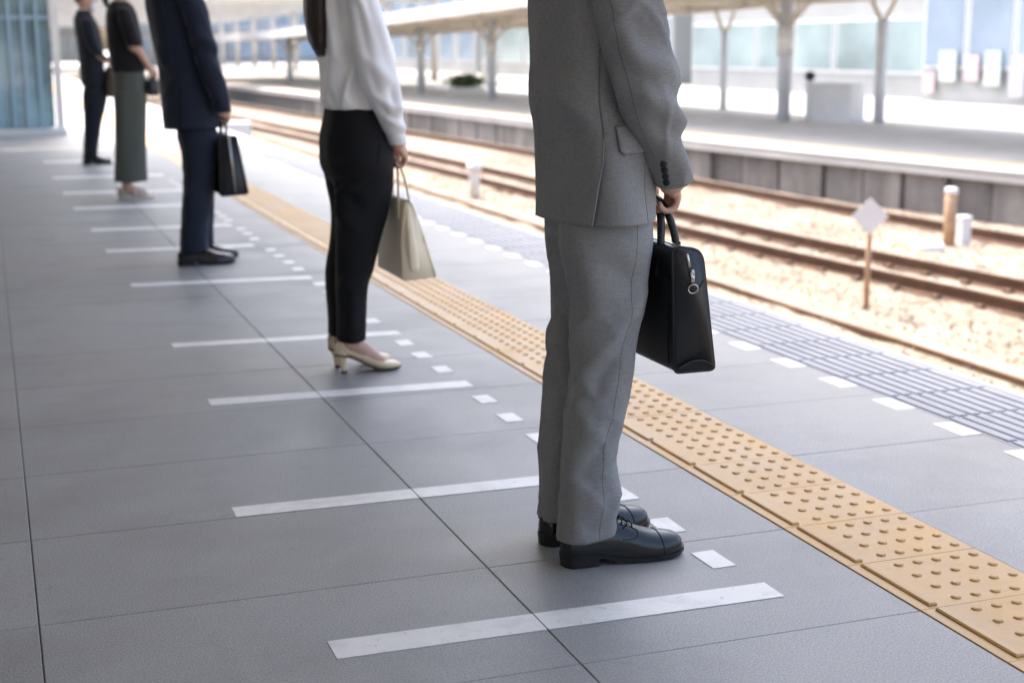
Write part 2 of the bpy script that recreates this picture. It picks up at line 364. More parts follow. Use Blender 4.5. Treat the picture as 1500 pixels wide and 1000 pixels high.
yE = rows[-1]
ob('far_paving', Geo().box(-7, 1.713, yE + 0.002, 130, -0.011, 0.0).box(2.054, 2.698, yE + 0.002, 130, -0.011, 0.0).mesh(), M['tile'], platform, False)
ob('side_paving', Geo().box(-6.99, cols[3][0] - 0.002, -5.9, yE, -0.011, 0.0).mesh(), M['tile'], platform, False)
# tactile paving: five columns by four rows of studs and a guide bar on the inner side
TL, TX0, TX1 = JP / 2, 1.715, 2.052
g = Geo().box(TX0 + .001, TX1 - .001, .0007, TL - .0007, -0.011, 0.002, 0.0006)
for i in range(5):
    for j in range(4):
        cx, cy = 1.825 + 0.0493 * i, TL * (j + 0.5) / 4
        V = []; F = []
        for (r, z) in ((0.0115, 0.0018), (0.0098, 0.0052), (0.0065, 0.0068)):
            V += [(cx + r * math.cos(2 * PI * q / 10), cy + r * math.sin(2 * PI * q / 10), z) for q in range(10)]
        for a in range(2): F += [(a * 10 + q, a * 10 + (q + 1) % 10, a * 10 + 10 + (q + 1) % 10, a * 10 + 10 + q) for q in range(10)]
        F.append(tuple(range(20, 30))); g.add(V, F)
tac = g.mesh('tactile_tile'); tac.materials.append(M['tactile'])
bar = Geo().box(1.742, 1.762, 0.010, TL - 0.012, 0.0018, 0.0082, 0.003).mesh('guide_bar'); bar.materials.append(M['tactile'])
y = JY0 - TL * 6
while y < 13.5:
    t = inst('tactile_tile', tac, (0, y, rng.uniform(-0.0004, 0.0004)), platform); inst('guide_bar', bar, (0, 0, 0), t); y += TL
ob('far_tactile_strip', Geo().box(TX0, TX1, y, 130, -0.011, 0.002).mesh(), M['tactile'], platform, False)
# ribbed edge tiles
GL = 0.295
g = Geo().box(2.702, 3.100, gp, GL - gp, -0.011, -0.0005, 0.001)
for i in range(8):
    x = 2.714 + 0.0478 * i; g.box(x, x + 0.033, 0.007, GL - 0.007, -0.001, 0.0042, 0.002)
eg = g.mesh('edge_tile'); eg.materials.append(M['groove'])
y = 3.64 - GL * 8
while y < 16: inst('edge_tile', eg, (0, y, 0), platform); y += GL
ob('far_edge_strip', Geo().box(2.702, 3.100, y, 130, -0.011, 0.003).mesh(), M['groove'], platform, False)
ob('coping', Geo().box(3.102, 3.135, -6, 130, -0.09, 0.002, 0.004).mesh(), M['paleconc'], platform, False)
# painted lines and dashes (thin tape laid on the tiles, cut at the long joint)
def quad_slab(x0, x1, ya0, ya1, yb0, yb1, z=0.0014):
    V = [(x0, ya0, 0.0004), (x1, yb0, 0.0004), (x1, yb1, 0.0004), (x0, ya1, 0.0004)]; V += [(a, b, z) for a, b, c in V]
    return mk(V, [(4, 5, 6, 7), (0, 1, 5, 4), (1, 2, 6, 5), (2, 3, 7, 6), (3, 0, 4, 7)], 'queue_line')
tapes = [(0.547, 1.496, 2.531, 2.619, 2.517, 2.602), (0.505, 1.490, 3.446, 3.526, 3.425, 3.508), (0.611, 1.486, 4.613, 4.704, 4.567, 4.660), (0.610, 1.499, 5.597, 5.680, 5.530, 5.614),
         (0.598, 1.467, 7.147, 7.256, 7.060, 7.166), (0.578, 1.405, 8.426, 8.544, 8.37, 8.49), (0.565, 1.44, 9.46, 9.60, 9.40, 9.53), (0.536, 1.45, 10.80, 10.96, 10.74, 10.90),
         (0.52, 1.45, 12.0, 12.18, 11.9, 12.08), (0.505, 1.46, 13.48, 13.68, 13.4, 13.6), (0.5, 1.46, 15.4, 15.65, 15.3, 15.55)]
for (x0, x1, a0, a1, b0, b1) in tapes:
    f = (0.970 - x0) / (x1 - x0); m0, m1 = a0 + (b0 - a0) * f, a1 + (b1 - a1) * f
    ob('queue_line', quad_slab(x0, 0.9685, a0, a1, m0, m1), M['tape'], platform, False)
    ob('queue_line', quad_slab(0.9715, x1, m0, m1, b0, b1), M['tape'], platform, False)
ds = [2.77, 3.02, 3.287, 3.62, 3.87, 4.128, 4.382, 4.86, 5.12, 5.366, 5.86, 6.12, 6.38, 6.64, 6.90, 7.42, 7.68, 7.94, 8.20, 8.72, 8.98, 9.24, 9.74, 10.0, 10.26, 10.52, 11.1, 11.4, 11.7, 12.35, 12.65, 12.95]
me = Geo().box(-0.0285, 0.0285, -0.0535, 0.0535, 0.0004, 0.0014).mesh('queue_dash'); me.materials.append(M['tape'])
for y in ds: inst('queue_dash', me, (1.4615 + rng.uniform(-0.003, 0.003), y, 0), platform, rng.uniform(-0.03, 0.03))
me = Geo().box(-0.034, 0.034, -0.073, 0.073, 0.0004, 0.0014).mesh('edge_dash'); me.materials.append(M['tape'])
for k in range(-7, 32): inst('edge_dash', me, (2.663, 4.510 + 0.3285 * k, 0), platform)

# ---- track bed, stones
def curve(Y):   # the tracks bend gently
    return np.interp(Y, [0, 4, 10, 15, 20, 25, 30, 40, 50, 70, 100, 150, 300], [1.5, 1.0, .5, .14, 0, -.05, -.18, -.6, -1.1, -2.2, -4, -6.5, -14])
LIP = np.array([(17.2, 0), (16.4, 5), (15.4, 10), (14.75, 14), (14.2, 17.8), (13.65, 22), (13.25, 26), (12.95, 35), (12.6, 46), (12.2, 57), (11.6, 72), (10.4, 100), (8.5, 150)], float)
lipx = lambda Y: np.interp(Y, LIP[:, 1], LIP[:, 0])
ys = np.concatenate([np.linspace(-6, 30, 145), np.linspace(30.5, 160, 90)]); V, F = [], []
NX = 60
for Y in ys:
    for k in range(NX):
        x = 3.05 + (lipx(Y) + 0.4 - 3.05) * k / (NX - 1)
        V.append((x, Y, -1.30 - 0.24 * np.clip((x - lipx(Y) + 1.5) / 1.2, 0, 1) + 0.035 * noise.noise(Vector((x * 1.3, Y * 1.3, 0))) + 0.02 * noise.noise(Vector((x * 5, Y * 5, 3)))))
for i in range(len(ys) - 1):
    for k in range(NX - 1): a = i * NX + k; F.append((a, a + 1, a + NX + 1, a + NX))
track_bed = struct(ob('track_bed', mk(V, F), M['ballast']))
bm = bmesh.new(); bmesh.ops.create_icosphere(bm, subdivisions=1, radius=1.0); ico_v = np.array([v.co[:] for v in bm.verts]); ico_f = np.array([[v.index for v in f.verts] for f in bm.faces]); bm.free()
NS = 34000; V = np.empty((NS, len(ico_v), 3)); ok = 0
yy = 5 + 26 * rng.random(NS) ** 1.4; xx = 3.25 + rng.random(NS) * (np.array([lipx(q) for q in yy]) - 3.3)
sz = rng.uniform(0.009, 0.020, NS); A = rng.uniform(0, 2 * PI, (NS, 2))
S = ico_v[None] * (1 + 0.35 * (rng.random((NS, len(ico_v), 1)) - 0.5)) * sz[:, None, None] * np.stack([rng.uniform(.8, 1.3, NS), rng.uniform(.7, 1.1, NS), rng.uniform(.55, .9, NS)], -1)[:, None, :]
c, s = np.cos(A[:, 0])[:, None], np.sin(A[:, 0])[:, None]
S = np.stack([S[..., 0] * c - S[..., 1] * s, S[..., 0] * s + S[..., 1] * c, S[..., 2]], -1)
zz = np.array([-1.30 - 0.24 * np.clip((a - lipx(b) + 1.5) / 1.2, 0, 1) + 0.035 * noise.noise(Vector((a * 1.3, b * 1.3, 0))) + 0.02 * noise.noise(Vector((a * 5, b * 5, 3))) for a, b in zip(xx, yy)])
S += np.stack([xx, yy, zz + sz * 0.3], -1)[:, None, :]
nf = len(ico_f); FF = (ico_f[None] + (np.arange(NS) * len(ico_v))[:, None, None]).reshape(-1)
me = bpy.data.meshes.new('ballast_stones'); me.vertices.add(NS * len(ico_v)); me.vertices.foreach_set('co', S.reshape(-1).astype(np.float32))
me.loops.add(NS * nf * 3); me.loops.foreach_set('vertex_index', FF.astype(np.int32)); me.polygons.add(NS * nf)
me.polygons.foreach_set('loop_start', np.arange(0, NS * nf * 3, 3, dtype=np.int32)); me.polygons.foreach_set('loop_total', np.full(NS * nf, 3, np.int32)); me.update(); me.validate()
o = ob('ballast_stones', me, M['stone'], smooth=False); o['kind'] = 'stuff'; tag(o, 'warm beige crushed stone ballast lying between the platforms', 'ballast')

def sweep(fx, Y0, Y1, prof, step=1.0):
    """closed profile [(dx,z)...] swept along X=fx(Y)"""
    Ys = np.arange(Y0, Y1 + step * 0.5, step); n = len(prof); V, F = [], []
    for Y in Ys:
        X = fx(Y)
        for dx, z in prof: V.append((X + dx, Y, z))
    for i in range(len(Ys) - 1):
        for k in range(n): F.append((i * n + k, i * n + (k + 1) % n, (i + 1) * n + (k + 1) % n, (i + 1) * n + k))
    F += [tuple(range(n - 1, -1, -1)), tuple((len(Ys) - 1) * n + k for k in range(n))]
    return V, F
RAIL = [(-.065, 0), (.065, 0), (.065, .012), (.012, .03), (.012, .105), (.034, .118), (.034, .15), (-.034, .15), (-.034, .118), (-.012, .105), (-.012, .03), (-.065, .012)]
def rail_track(label, xa, xb, Y0, Y1, zt, sleepers, name='railway_track', cat='railway track'):
    root = empty(name, (xa, 10, -1.3), label, cat)
    z0 = zt - .15
    for X0 in ((xa, xb) if xb else (xa,)):
        V, F = sweep(lambda Y: X0 + curve(Y), Y0, Y1, [(a, z0 + b) for a, b in RAIL], 0.8)
        r = ob('rail', mk(V, F), M['rust'], root, False)
        V, F = sweep(lambda Y: X0 + curve(Y), Y0, Y1, [(-.03, zt), (.03, zt), (.03, zt + .003), (-.03, zt + .003)], 0.8)
        ob('rail_head', mk(V, F), M['railtop'], r, False)
    if sleepers:
        w = (xb - xa) / 2 + 0.42
        me = Geo().box(-w, w, -0.11, 0.11, -0.09, 0.0, 0.02).mesh('sleeper'); me.materials.append(M['sleeper'])
        clm = Geo().box(-.035, .035, -.05, .05, -.002, .045, .012).mesh('rail_clip'); clm.materials.append(M['rust'])
        Y = Y0 + 0.3; k = 0
        while Y < min(Y1, 40):
            sp = inst('sleeper', me, ((xb - xa) / 2 + curve(Y), Y - 10, z0 + .001 + 1.3), root)
            if Y < 24:
                for sx in (-1, 1):
                    for d in (-.085, .085): inst('rail_clip', clm, (sx * (xb - xa) / 2 + d, 0, .0), sp)
            Y += 0.62
    return root
rail_track('rusty railway track with two rails running through the middle of the ballast', 8.25, 9.10, 4, 150, -1.15, True)
rail_track('single rusty rail lying close under the wall of the opposite platform', 11.55, None, 8, 150, -1.15, False, 'spare_rail', 'rail')
cg = Geo(); V, F = sweep(lambda Y: 7.02, -4, 120, [(-.10, -1.33), (.10, -1.33), (.10, -1.262), (.075, -1.25), (-.075, -1.25), (-.10, -1.262)], 2.0); cg.add(V, F)
tag(ob('cable_trough', cg.mesh(), M['ballast'], smooth=False, origin=(7.02, 10, -1.3)), 'low straight cable trough with a dark joint line in the near ballast', 'cable trough')
V, F = sweep(lambda Y: 6.905 + 0.012 * math.sin(Y * 2.1) , -4, 120, [(-.011, -1.29), (.011, -1.29), (.011, -1.246), (-.011, -1.246)], 0.4)
tag(ob('trackside_cable', mk(V, F), M['rust'], smooth=False, origin=(6.9, 10, -1.3)), 'thin brown cable lying along the near edge of the trough', 'cable')

# ---- trackside posts and signs
r = empty('trackside_sign', (7.55, 11.42, -1.3), 'white diamond board on a slim rusty post in the ballast', 'sign')
ob('post', Geo().tube([(7.55, 11.42, -1.34), (7.55, 11.42, -0.45)], 0.026, 10).mesh(), M['tan'], r)
nrm = Vector((-.55, -.83, 0)).normalized(); sx_ = Vector((0, 0, 1)).cross(nrm); c0 = Vector((7.55, 11.42, -0.415)) + nrm * 0.045
q = [c0 + sx_ * .165 * a + Vector((0, 0, .17)) * b for a, b in ((1, 0), (0, 1), (-1, 0), (0, -1))]; V = [*q, *[p_ - nrm * 0.012 for p_ in q]]
ob('board', mk(V, [(0, 1, 2, 3), (7, 6, 5, 4)] + [(i, i + 4, (i + 1) % 4 + 4, (i + 1) % 4) for i in range(4)]), M['paintwhite'], r, False)
ob('bracket', Geo().box(7.53, 7.60, 11.44, 11.50, -.56, -.50).mesh(), M['blackplastic'], r, False)
r = empty('marker_post', (10.96, 14.86, -1.3), 'thick rusty post with a white cap beside a short white post', 'post')
ob('shaft', Geo().tube([(10.96, 14.86, -1.34), (10.96, 14.86, -0.64)], 0.075, 14).mesh(), M['tan'], r)
ob('cap', Geo().tube([(10.96, 14.86, -0.66), (10.96, 14.86, -0.6), (10.96, 14.86, -0.585)], [0.08, 0.08, 0.05], 14).mesh(), M['paintwhite'], r)
r = empty('trackside_box', (11.25, 14.98, -1.3), 'short white trackside box next to the thick rusty post', 'box')
ob('case', Geo().box(11.19, 11.32, 14.92, 15.04, -1.32, -0.98, 0.02).mesh(), M['paintwhite'], r, False)
ob('lid', Geo().box(11.18, 11.33, 14.91, 15.05, -0.985, -0.955, 0.01).mesh(), M['paintwhite'], r, False)
g = Geo(); g.tube([(10.55, 14.7, -1.33), (10.55, 14.7, -1.235), (10.55, 14.7, -1.22)], [0.2, 0.19, 0.15], 18)
tag(ob('access_cover', g.mesh(), M['paintwhite'], origin=(10.55, 14.7, -1.3)), 'round white cover lying in the ballast before the rusty post', 'cover')
r = empty('marker_post', (7.37, 22.5, -1.3), 'white cylindrical marker post standing alone in the ballast by the rails', 'post')
ob('shaft', Geo().tube([(7.37, 22.5, -1.34), (7.37, 22.5, -0.73), (7.37, 22.5, -0.70)], [0.085, 0.085, 0.06], 14).mesh(), M['paintwhite'], r)
ob('cap', Geo().tube([(7.37, 22.5, -0.86), (7.37, 22.5, -0.74)], 0.12, 14).mesh(), M['paintwhite'], r)
r = empty('signal_box', (5.75, 36.5, -1.3), 'white signal cabinet on the ballast far down the near track side', 'cabinet')
ob('case', Geo().box(5.45, 6.1, 36.3, 36.8, -1.32, -0.72, 0.02).mesh(), M['paintwhite'], r, False)
ob('lid', Geo().box(5.42, 6.13, 36.27, 36.83, -0.725, -0.68, 0.02).mesh(), M['paintwhite'], r, False)

# ---- canopy over the near platform (above the frame; it shades the platform)
r = empty('platform_canopy', (-2.2, 6, 0), 'flat steel canopy roof over the near platform with a row of columns', 'canopy')
ob('roof', Geo().box(-7.2, 2.74, -34, 19.8, 3.72, 3.86).mesh(), M['roofpale'], r, False)
for y in np.arange(-32, 19.5, 3.2): ob('beam', Geo().box(-7.0, 2.7, y - .08, y + .08, 3.48, 3.718).mesh(), M['beige'], r, False)
for y in (-12, -4, 4, 12): ob('column', Geo().tube([(-2.2, y, 0), (-2.2, y, 3.48)], 0.14, 16).mesh(), M['steelgrey'], r)
r = empty('added_side_wall', (-6.2, 6, 0), 'unseen grey wall added far left of the platform to block and bounce light', 'building')  # added out of view: cuts light from the left, returns pale fill
ob('wall', Geo().box(-6.9, -5.9, -6, 17, 0.0, 3.4).mesh(), M['paleconc'], r, False)
for y in (-3, 1, 5, 9, 13):
    w = ob('window', Geo().box(-5.90, -5.86, y - 1.1, y + 1.1, 1.0, 2.6).mesh(), M['steelgrey'], r, False)
    ob('pane', Geo().box(-5.875, -5.855, y - 1.03, y + 1.03, 1.07, 2.53).mesh(), M['teal'], w, False)

# ---- glazed lift shaft at the left
r = empty('lift_shaft', (-1.0, 20.9, 0), 'blue-green glass lift shaft with vertical mullions on the platform', 'lift shaft')
ob('core', Geo().box(-3.0, 0.80, 20.52, 22.6, 0.0, 4.6).mesh(), M['steelgrey'], r, False)
ob('plinth', Geo().box(-3.08, 0.98, 20.25, 22.7, 0.0, 0.09, 0.01).mesh(), M['paintwhite'], r, False)
nx = 22; xs_ = np.linspace(-2.95, 0.86, nx + 1)
for i in range(nx):
    ob('glass_panel', Geo().box(xs_[i] + .012, xs_[i + 1] - .012, 20.44, 20.50, 0.10, 4.5).mesh(), M['teal'], r, False)
    ob('mullion', Geo().box(xs_[i] - .02, xs_[i] + .02, 20.39, 20.52, 0.09, 4.6).mesh(), M['tealrib'], r, False)
ob('corner_post', Geo().box(0.865, 0.96, 20.34, 20.5, 0.09, 4.6).mesh(), M['paintwhite'], r, False)
for z in (1.5, 3.0): ob('transom', Geo().box(-2.9, 0.86, 20.41, 20.442, z, z + .05).mesh(), M['tealrib'], r, False)

# ---- opposite platform
V, F = sweep(lipx, -6, 150, [(0, -0.91), (0, -0.76), (.01, -0.75), (8.6, -0.75), (8.6, -1.70), (.20, -1.70), (.20, -0.91)], 1.0)
opp = struct(ob('opposite_platform', mk(V, F), M['paleconc'], smooth=False))
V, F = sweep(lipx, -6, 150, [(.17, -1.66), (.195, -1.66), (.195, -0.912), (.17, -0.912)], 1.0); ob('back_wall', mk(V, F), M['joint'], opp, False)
V, F = sweep(lipx, -6, 150, [(.95, -0.748), (1.3, -0.748), (1.3, -0.744), (.95, -0.744)], 1.0); ob('tactile_strip', mk(V, F), M['yellow'], opp, False)
V, F = sweep(lipx, -6, 150, [(-.012, -0.80), (.12, -0.80), (.12, -0.744), (-.012, -0.744)], 1.0); ob('coping', mk(V, F), M['concrete'], opp, False)
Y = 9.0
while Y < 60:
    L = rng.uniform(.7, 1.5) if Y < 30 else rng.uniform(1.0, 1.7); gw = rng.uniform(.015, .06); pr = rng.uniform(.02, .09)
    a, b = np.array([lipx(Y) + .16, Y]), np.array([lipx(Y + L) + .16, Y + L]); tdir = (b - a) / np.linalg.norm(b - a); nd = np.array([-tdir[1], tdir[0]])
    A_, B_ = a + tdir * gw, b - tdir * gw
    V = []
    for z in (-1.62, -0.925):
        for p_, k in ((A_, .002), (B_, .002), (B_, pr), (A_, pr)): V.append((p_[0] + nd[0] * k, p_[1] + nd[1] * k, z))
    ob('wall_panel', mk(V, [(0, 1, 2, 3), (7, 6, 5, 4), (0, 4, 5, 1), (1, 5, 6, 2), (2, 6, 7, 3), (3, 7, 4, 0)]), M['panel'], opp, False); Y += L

# ---- opposite canopy
r = empty('opposite_canopy', (17, 32, -0.75), 'beige steel canopy with a white fascia over the opposite platform', 'canopy')
NF = [(15.6, 12, 2.5), (14.6, 22, 2.42), (13.6, 36, 2.25), (13.1, 46, 2.02), (12.9, 58, 1.78), (12.8, 70, 1.60), (12.0, 95, 1.50)]
FB = [(22.0, 12, 2.5), (21.2, 22, 2.42), (20.6, 36, 2.25), (20.5, 46, 2.10), (20.3, 58, 1.88), (20.0, 70, 1.74), (19.0, 95, 1.6)]
na, fa = np.array(NF), np.array(FB)
nf_ = lambda Y: np.array([np.interp(Y, na[:, 1], na[:, 0]), Y, np.interp(Y, na[:, 1], na[:, 2])])
fb_ = lambda Y: np.array([np.interp(Y, fa[:, 1], fa[:, 0]), Y, np.interp(Y, fa[:, 1], fa[:, 2])])
Ys = np.linspace(12, 95, 40); V, F = [], []
for Y in Ys:
    a, b = nf_(Y), fb_(Y); V += [a + (0, 0, .16), b + (0, 0, .16), b + (0, 0, .24), a + (0, 0, .24)]
for i in range(39):
    for k in range(4): F.append((i * 4 + k, i * 4 + (k + 1) % 4, i * 4 + 4 + (k + 1) % 4, i * 4 + 4 + k))
ob('roof', mk(V, F), M['roofpale'], r, False)
def band(fn, w, z0, z1, dx=0.0):
    V, F = [], []
    for Y in Ys:
        c = fn(Y); V += [c + (dx - w, 0, z0), c + (dx + w, 0, z0), c + (dx + w, 0, z1), c + (dx - w, 0, z1)]
    for i in range(39):
        for k in range(4): F.append((i * 4 + k, i * 4 + (k + 1) % 4, i * 4 + 4 + (k + 1) % 4, i * 4 + 4 + k))
    return mk(V, F)
ob('fascia', band(nf_, .03, -.10, .26, -.06), M['paintwhite'], r, False)
ob('edge_beam', band(fb_, .1, -.12, .158), M['beige'], r, False)
mid = lambda Y: (nf_(Y) * .45 + fb_(Y) * .55)
ob('purlin', band(mid, .08, -.06, .158), M['beige'], r, False)
ob('purlin', band(lambda Y: nf_(Y) * .75 + fb_(Y) * .25, .06, -.02, .158), M['beige'], r, False)
for Y in np.arange(14, 95, 3.4):
    a, b = nf_(Y), fb_(Y); V = []
    for z in (-.03, .157):
        V += [a + (.05, -.06, z), b + (-.12, -.06, z), b + (-.12, .06, z), a + (.05, .06, z)]
    ob('rafter', mk(V, [(0, 3, 2, 1), (4, 5, 6, 7), (0, 1, 5, 4), (1, 2, 6, 5), (2, 3, 7, 6), (3, 0, 4, 7)]), M['beige'], r, False)
for (x, y) in ((18.53, 32.0), (16.89, 49.5), (16.55, 57.3), (16.0, 67), (15.5, 79)):
    zt = float(mid(y)[2])
    c = ob('column', Geo().tube([(x, y, -0.75), (x, y, zt)], 0.165, 16).mesh(), M['steelgrey'], r)
    ob('sign_band', Geo().tube([(x, y, 0.84), (x, y, 1.52 if y < 40 else 1.2)], 0.215, 20).mesh(), M['paintwhite'], c)
    for sg in (-1, 1): ob('bracket', Geo().tube([(x + sg * .1, y, zt - .75), (x + sg * .75, y + .02, zt - .05)], 0.055, 8).mesh(), M['beige'], c)
    for sg in (-1, 1): ob('bracket', Geo().tube([(x, y + sg * .1, zt - .75), (x, y + sg * .85, zt - .05)], 0.055, 8).mesh(), M['beige'], c)
for (x, y) in ((20.26, 30.46), (20.5, 38.9), (20.4, 47.5), (19.9, 58), (19.6, 68)):
    zt = float(fb_(y)[2]) + .1; zf = 1.68 if y < 35 else 1.5
    rr = .135 if y < 35 else .11
    c = ob('column', Geo().tube([(x, y, -0.75), (x, y, zf)], [rr, rr * .95], 14).mesh(), M['steelgrey'], r)
    for sg in (-1, 1):
        ob('fork_arm', Geo().tube(smoothpath([(x + sg * .02, y + sg * .06, zf - .12), (x + sg * .05, y - sg * .22, zf + .22), (x + sg * .1, y - sg * .55, zt)], 8), .06, 10).mesh(), M['beige'], c)

# ---- things on the opposite platform
r = empty('platform_cabinet', (19.45, 31.2, -0.75), 'white equipment cabinet between two columns of the opposite platform', 'cabinet')
def obox(c, ax, hw, hd, z0, z1):
    ax = np.array(ax, float) / np.linalg.norm(ax); nn = np.array([-ax[1], ax[0]]); c = np.array(c); V = []
    for z in (z0, z1):
        for a, b in ((-1, -1), (1, -1), (1, 1), (-1, 1)): p_ = c + ax * hw * a + nn * hd * b; V.append((p_[0], p_[1], z))
    return mk(V, [(0, 3, 2, 1), (4, 5, 6, 7), (0, 1, 5, 4), (1, 2, 6, 5), (2, 3, 7, 6), (3, 0, 4, 7)])
ob('case', obox((19.65, 31.45), (.53, -.85), .6, .4, -.75, .14), M['paintwhite'], r, False)
ob('lid', obox((19.65, 31.45), (.53, -.85), .63, .43, .142, .19), M['paintwhite'], r, False)
r = empty('platform_lamp', (18.95, 31.5, -0.75), 'round black lamp head on a thin pole left of the white cabinet', 'lamp')
ob('pole', Geo().tube([(18.95, 31.5, -.75), (18.95, 31.5, .3)], .02, 8).mesh(), M['paintwhite'], r)
bm = bmesh.new(); bmesh.ops.create_uvsphere(bm, u_segments=16, v_segments=10, radius=0.13); bmesh.ops.translate(bm, verts=bm.verts, vec=(18.95, 31.5, .36)); me = bpy.data.meshes.new('h'); bm.to_mesh(me); bm.free()
ob('lamp_head', me, M['blackplastic'], r)
r = empty('shrub', (18.2, 56.4, -0.75), 'small green shrub in a white planter at the back of the opposite platform', 'shrub')
ob('planter', Geo().box(17.5, 18.9, 56.1, 56.9, -.75, -.5, .03).mesh(), M['paintwhite'], r, False)
N = 1500; pc = np.array([18.2, 56.5, -.26]) + rng.normal(0, 1, (N, 3)) * (.3, .2, .11); V, F = [], []
for i, p_ in enumerate(pc):
    u_, v_ = rng.normal(0, .05, 3), rng.normal(0, .05, 3); V += [p_ - u_, p_ + v_ * .6, p_ + u_, p_ - v_ * .6]; F.append((4 * i, 4 * i + 1, 4 * i + 2, 4 * i + 3))
ob('foliage', mk(V, F), M['leafg'], r, False)
ob('stem', Geo().tube([(18.2, 56.5, -.52), (18.2, 56.5, -.2)], .03, 6).mesh(), M['bark'], r)

# ---- plaza and buildings beyond
struct(ob('plaza', Geo().box(19.9, 140, -10, 420, -1.70, -0.80).mesh(), M['plaza'], smooth=False))
def building(label, x, y0, y1, hgt, wallm, glassm, bays, floors, name='building', z0=-0.8, fh=3.6, depth=14, sill=0.15, gap=0.16, extra=None, face='x'):
    """block with its front at X=x (faces -X) or, face='y', front at Y=y0 spanning X"""
    cx = (x + depth / 2, (y0 + y1) / 2) if face == 'x' else ((x + extra) / 2, y0 + depth / 2)
    r = empty(name, (cx[0], cx[1], z0), label, 'building')
    if face == 'x': ob('wall', Geo().box(x, x + depth, y0, y1, z0, z0 + hgt).mesh(), wallm, r, False); s0, s1 = y0, y1
    else: ob('wall', Geo().box(x, extra, y0, y0 + depth, z0, z0 + hgt).mesh(), wallm, r, False); s0, s1 = x, extra
    ob('roof_parapet', (Geo().box(x - .15, x + depth + .1, y0 - .1, y1 + .1, z0 + hgt, z0 + hgt + .4) if face == 'x' else Geo().box(x - .1, extra + .1, y0 - .15, y0 + depth + .1, z0 + hgt, z0 + hgt + .4)).mesh(), wallm, r, False)
    bw = (s1 - s0) / bays
    for f in range(floors):
        for b in range(bays):
            a0, a1 = s0 + bw * b + gap * bw / 2, s0 + bw * (b + 1) - gap * bw / 2; za, zb = z0 + fh * f + fh * sill + .25, z0 + fh * (f + 1) - .45
            def slab(d0, d1, e): return (Geo().box(x - d1, x - d0, a0 + e, a1 - e, za + e, zb - e) if face == 'x' else Geo().box(a0 + e, a1 - e, y0 - d1, y0 - d0, za + e, zb - e)).mesh()
            w = ob('window', slab(-.02, .06, 0), M['paintwhite'], r, False); ob('pane', slab(.0, .085, .09), glassm, w, False)
    return r
b1 = building('blue glass building with coloured posters at street level', 30, 26, 42.6, 15, M['wallwhite'], M['bglass'], 7, 3, fh=4.2, sill=.20, gap=.05)
for (y, mm, w, z0_, z1_) in ((41.0, 'mint', .9, -.1, .9), (39.75, 'pink', .7, -.05, .75), (38.7, 'mint', .8, -.2, .9), (37.5, 'lilac', .7, -.5, .8), (42.0, 'pink', .6, -.5, .2)):
    ob('poster', Geo().box(29.80, 29.84, y - w / 2, y + w / 2, z0_, z1_).mesh(), M[mm], b1, False)
building('white building with bands of pale teal windows beyond the opposite platform', 31, 43.6, 62, 14, M['wallwhite'], M['tglass'], 6, 3, fh=3.3, sill=.18, gap=.07)
building('pale glass block standing behind the potted shrub', 32, 66, 96, 16, M['wallwhite'], M['tglass'], 7, 4, fh=3.8, gap=.1)
building('long white low block far behind the opposite platform', 33, 100, 142, 12, M['wallwhite'], M['bglass'], 9, 3, fh=3.5, gap=.25)
building('pale blue building closing the far end of the tracks', 16, 190, 0, 16, M['wallwhite'], M['bglass'], 10, 4, extra=60, face='y', gap=.3)
building('white far block at the end of the station yard', -12, 215, 0, 14, M['wallwhite'], M['tglass'], 9, 4, extra=14, face='y', gap=.3)
# train shed roof far down the line
r = empty('train_shed', (4, 120, -1.3), 'beige train shed roof with cross trusses far down the line', 'shed')
for i, y in enumerate(np.arange(72, 232, 10.0)):
    ob('roof_panel', Geo().box(-9, 27, y + 1.2, y + 6.4, 4.5, 4.6).mesh(), M['roofpale'], r, False)
    ob('truss', Geo().box(-9, 27, y - .2, y + .2, 3.9, 4.4).box(-9, 27, y + 4.9, y + 5.1, 4.2, 4.48).mesh(), M['beige'], r, False)
    for x in ((-3.5, 24.5)): ob('column', Geo().tube([(x, y, -1.4), (x, y, 3.9)], .2, 10).mesh(), M['beige'], r)
for x in (-8, 2, 11.5, 18, 26): ob('longitudinal_beam', Geo().box(x - .12, x + .12, 72, 231, 4.3, 4.49).mesh(), M['beige'], r, False)

# ================================================================== PEOPLE
def closed(geo, surf, z0=None, z1=None, N=28, K=30):
    V, F = sheet(surf, 0, 2 * PI, N, surf.z[0] if z0 is None else z0, surf.z[-1] if z1 is None else z1, K, captop=True, capbot=True); geo.add(V, F)
def fs(surf, lst):
    return folds_fn([(surf.pt(D(a), za), surf.pt(D(b), zb), sg, am) for a, za, b, zb, sg, am in lst])
def mirror(ctrl, yc): return [(z, x, 2 * yc - y, a, b) for z, x, y, a, b in ctrl]
def head_surf(x, y, z, s=1.0):
    H = 0.228 * s; T = [(0, .034, .050, .036), (.07, .030, .070, .048), (.25, .021, .087, .061), (.45, .010, .096, .070), (.65, .004, .100, .075), (.82, .0, .092, .070), (.94, -.003, .064, .050), (1.0, -.005, .018, .016)]
    return Surf([(z + H * t, x + dx * s, y, a * s, b * s) for t, dx, a, b in T], 2.1), H
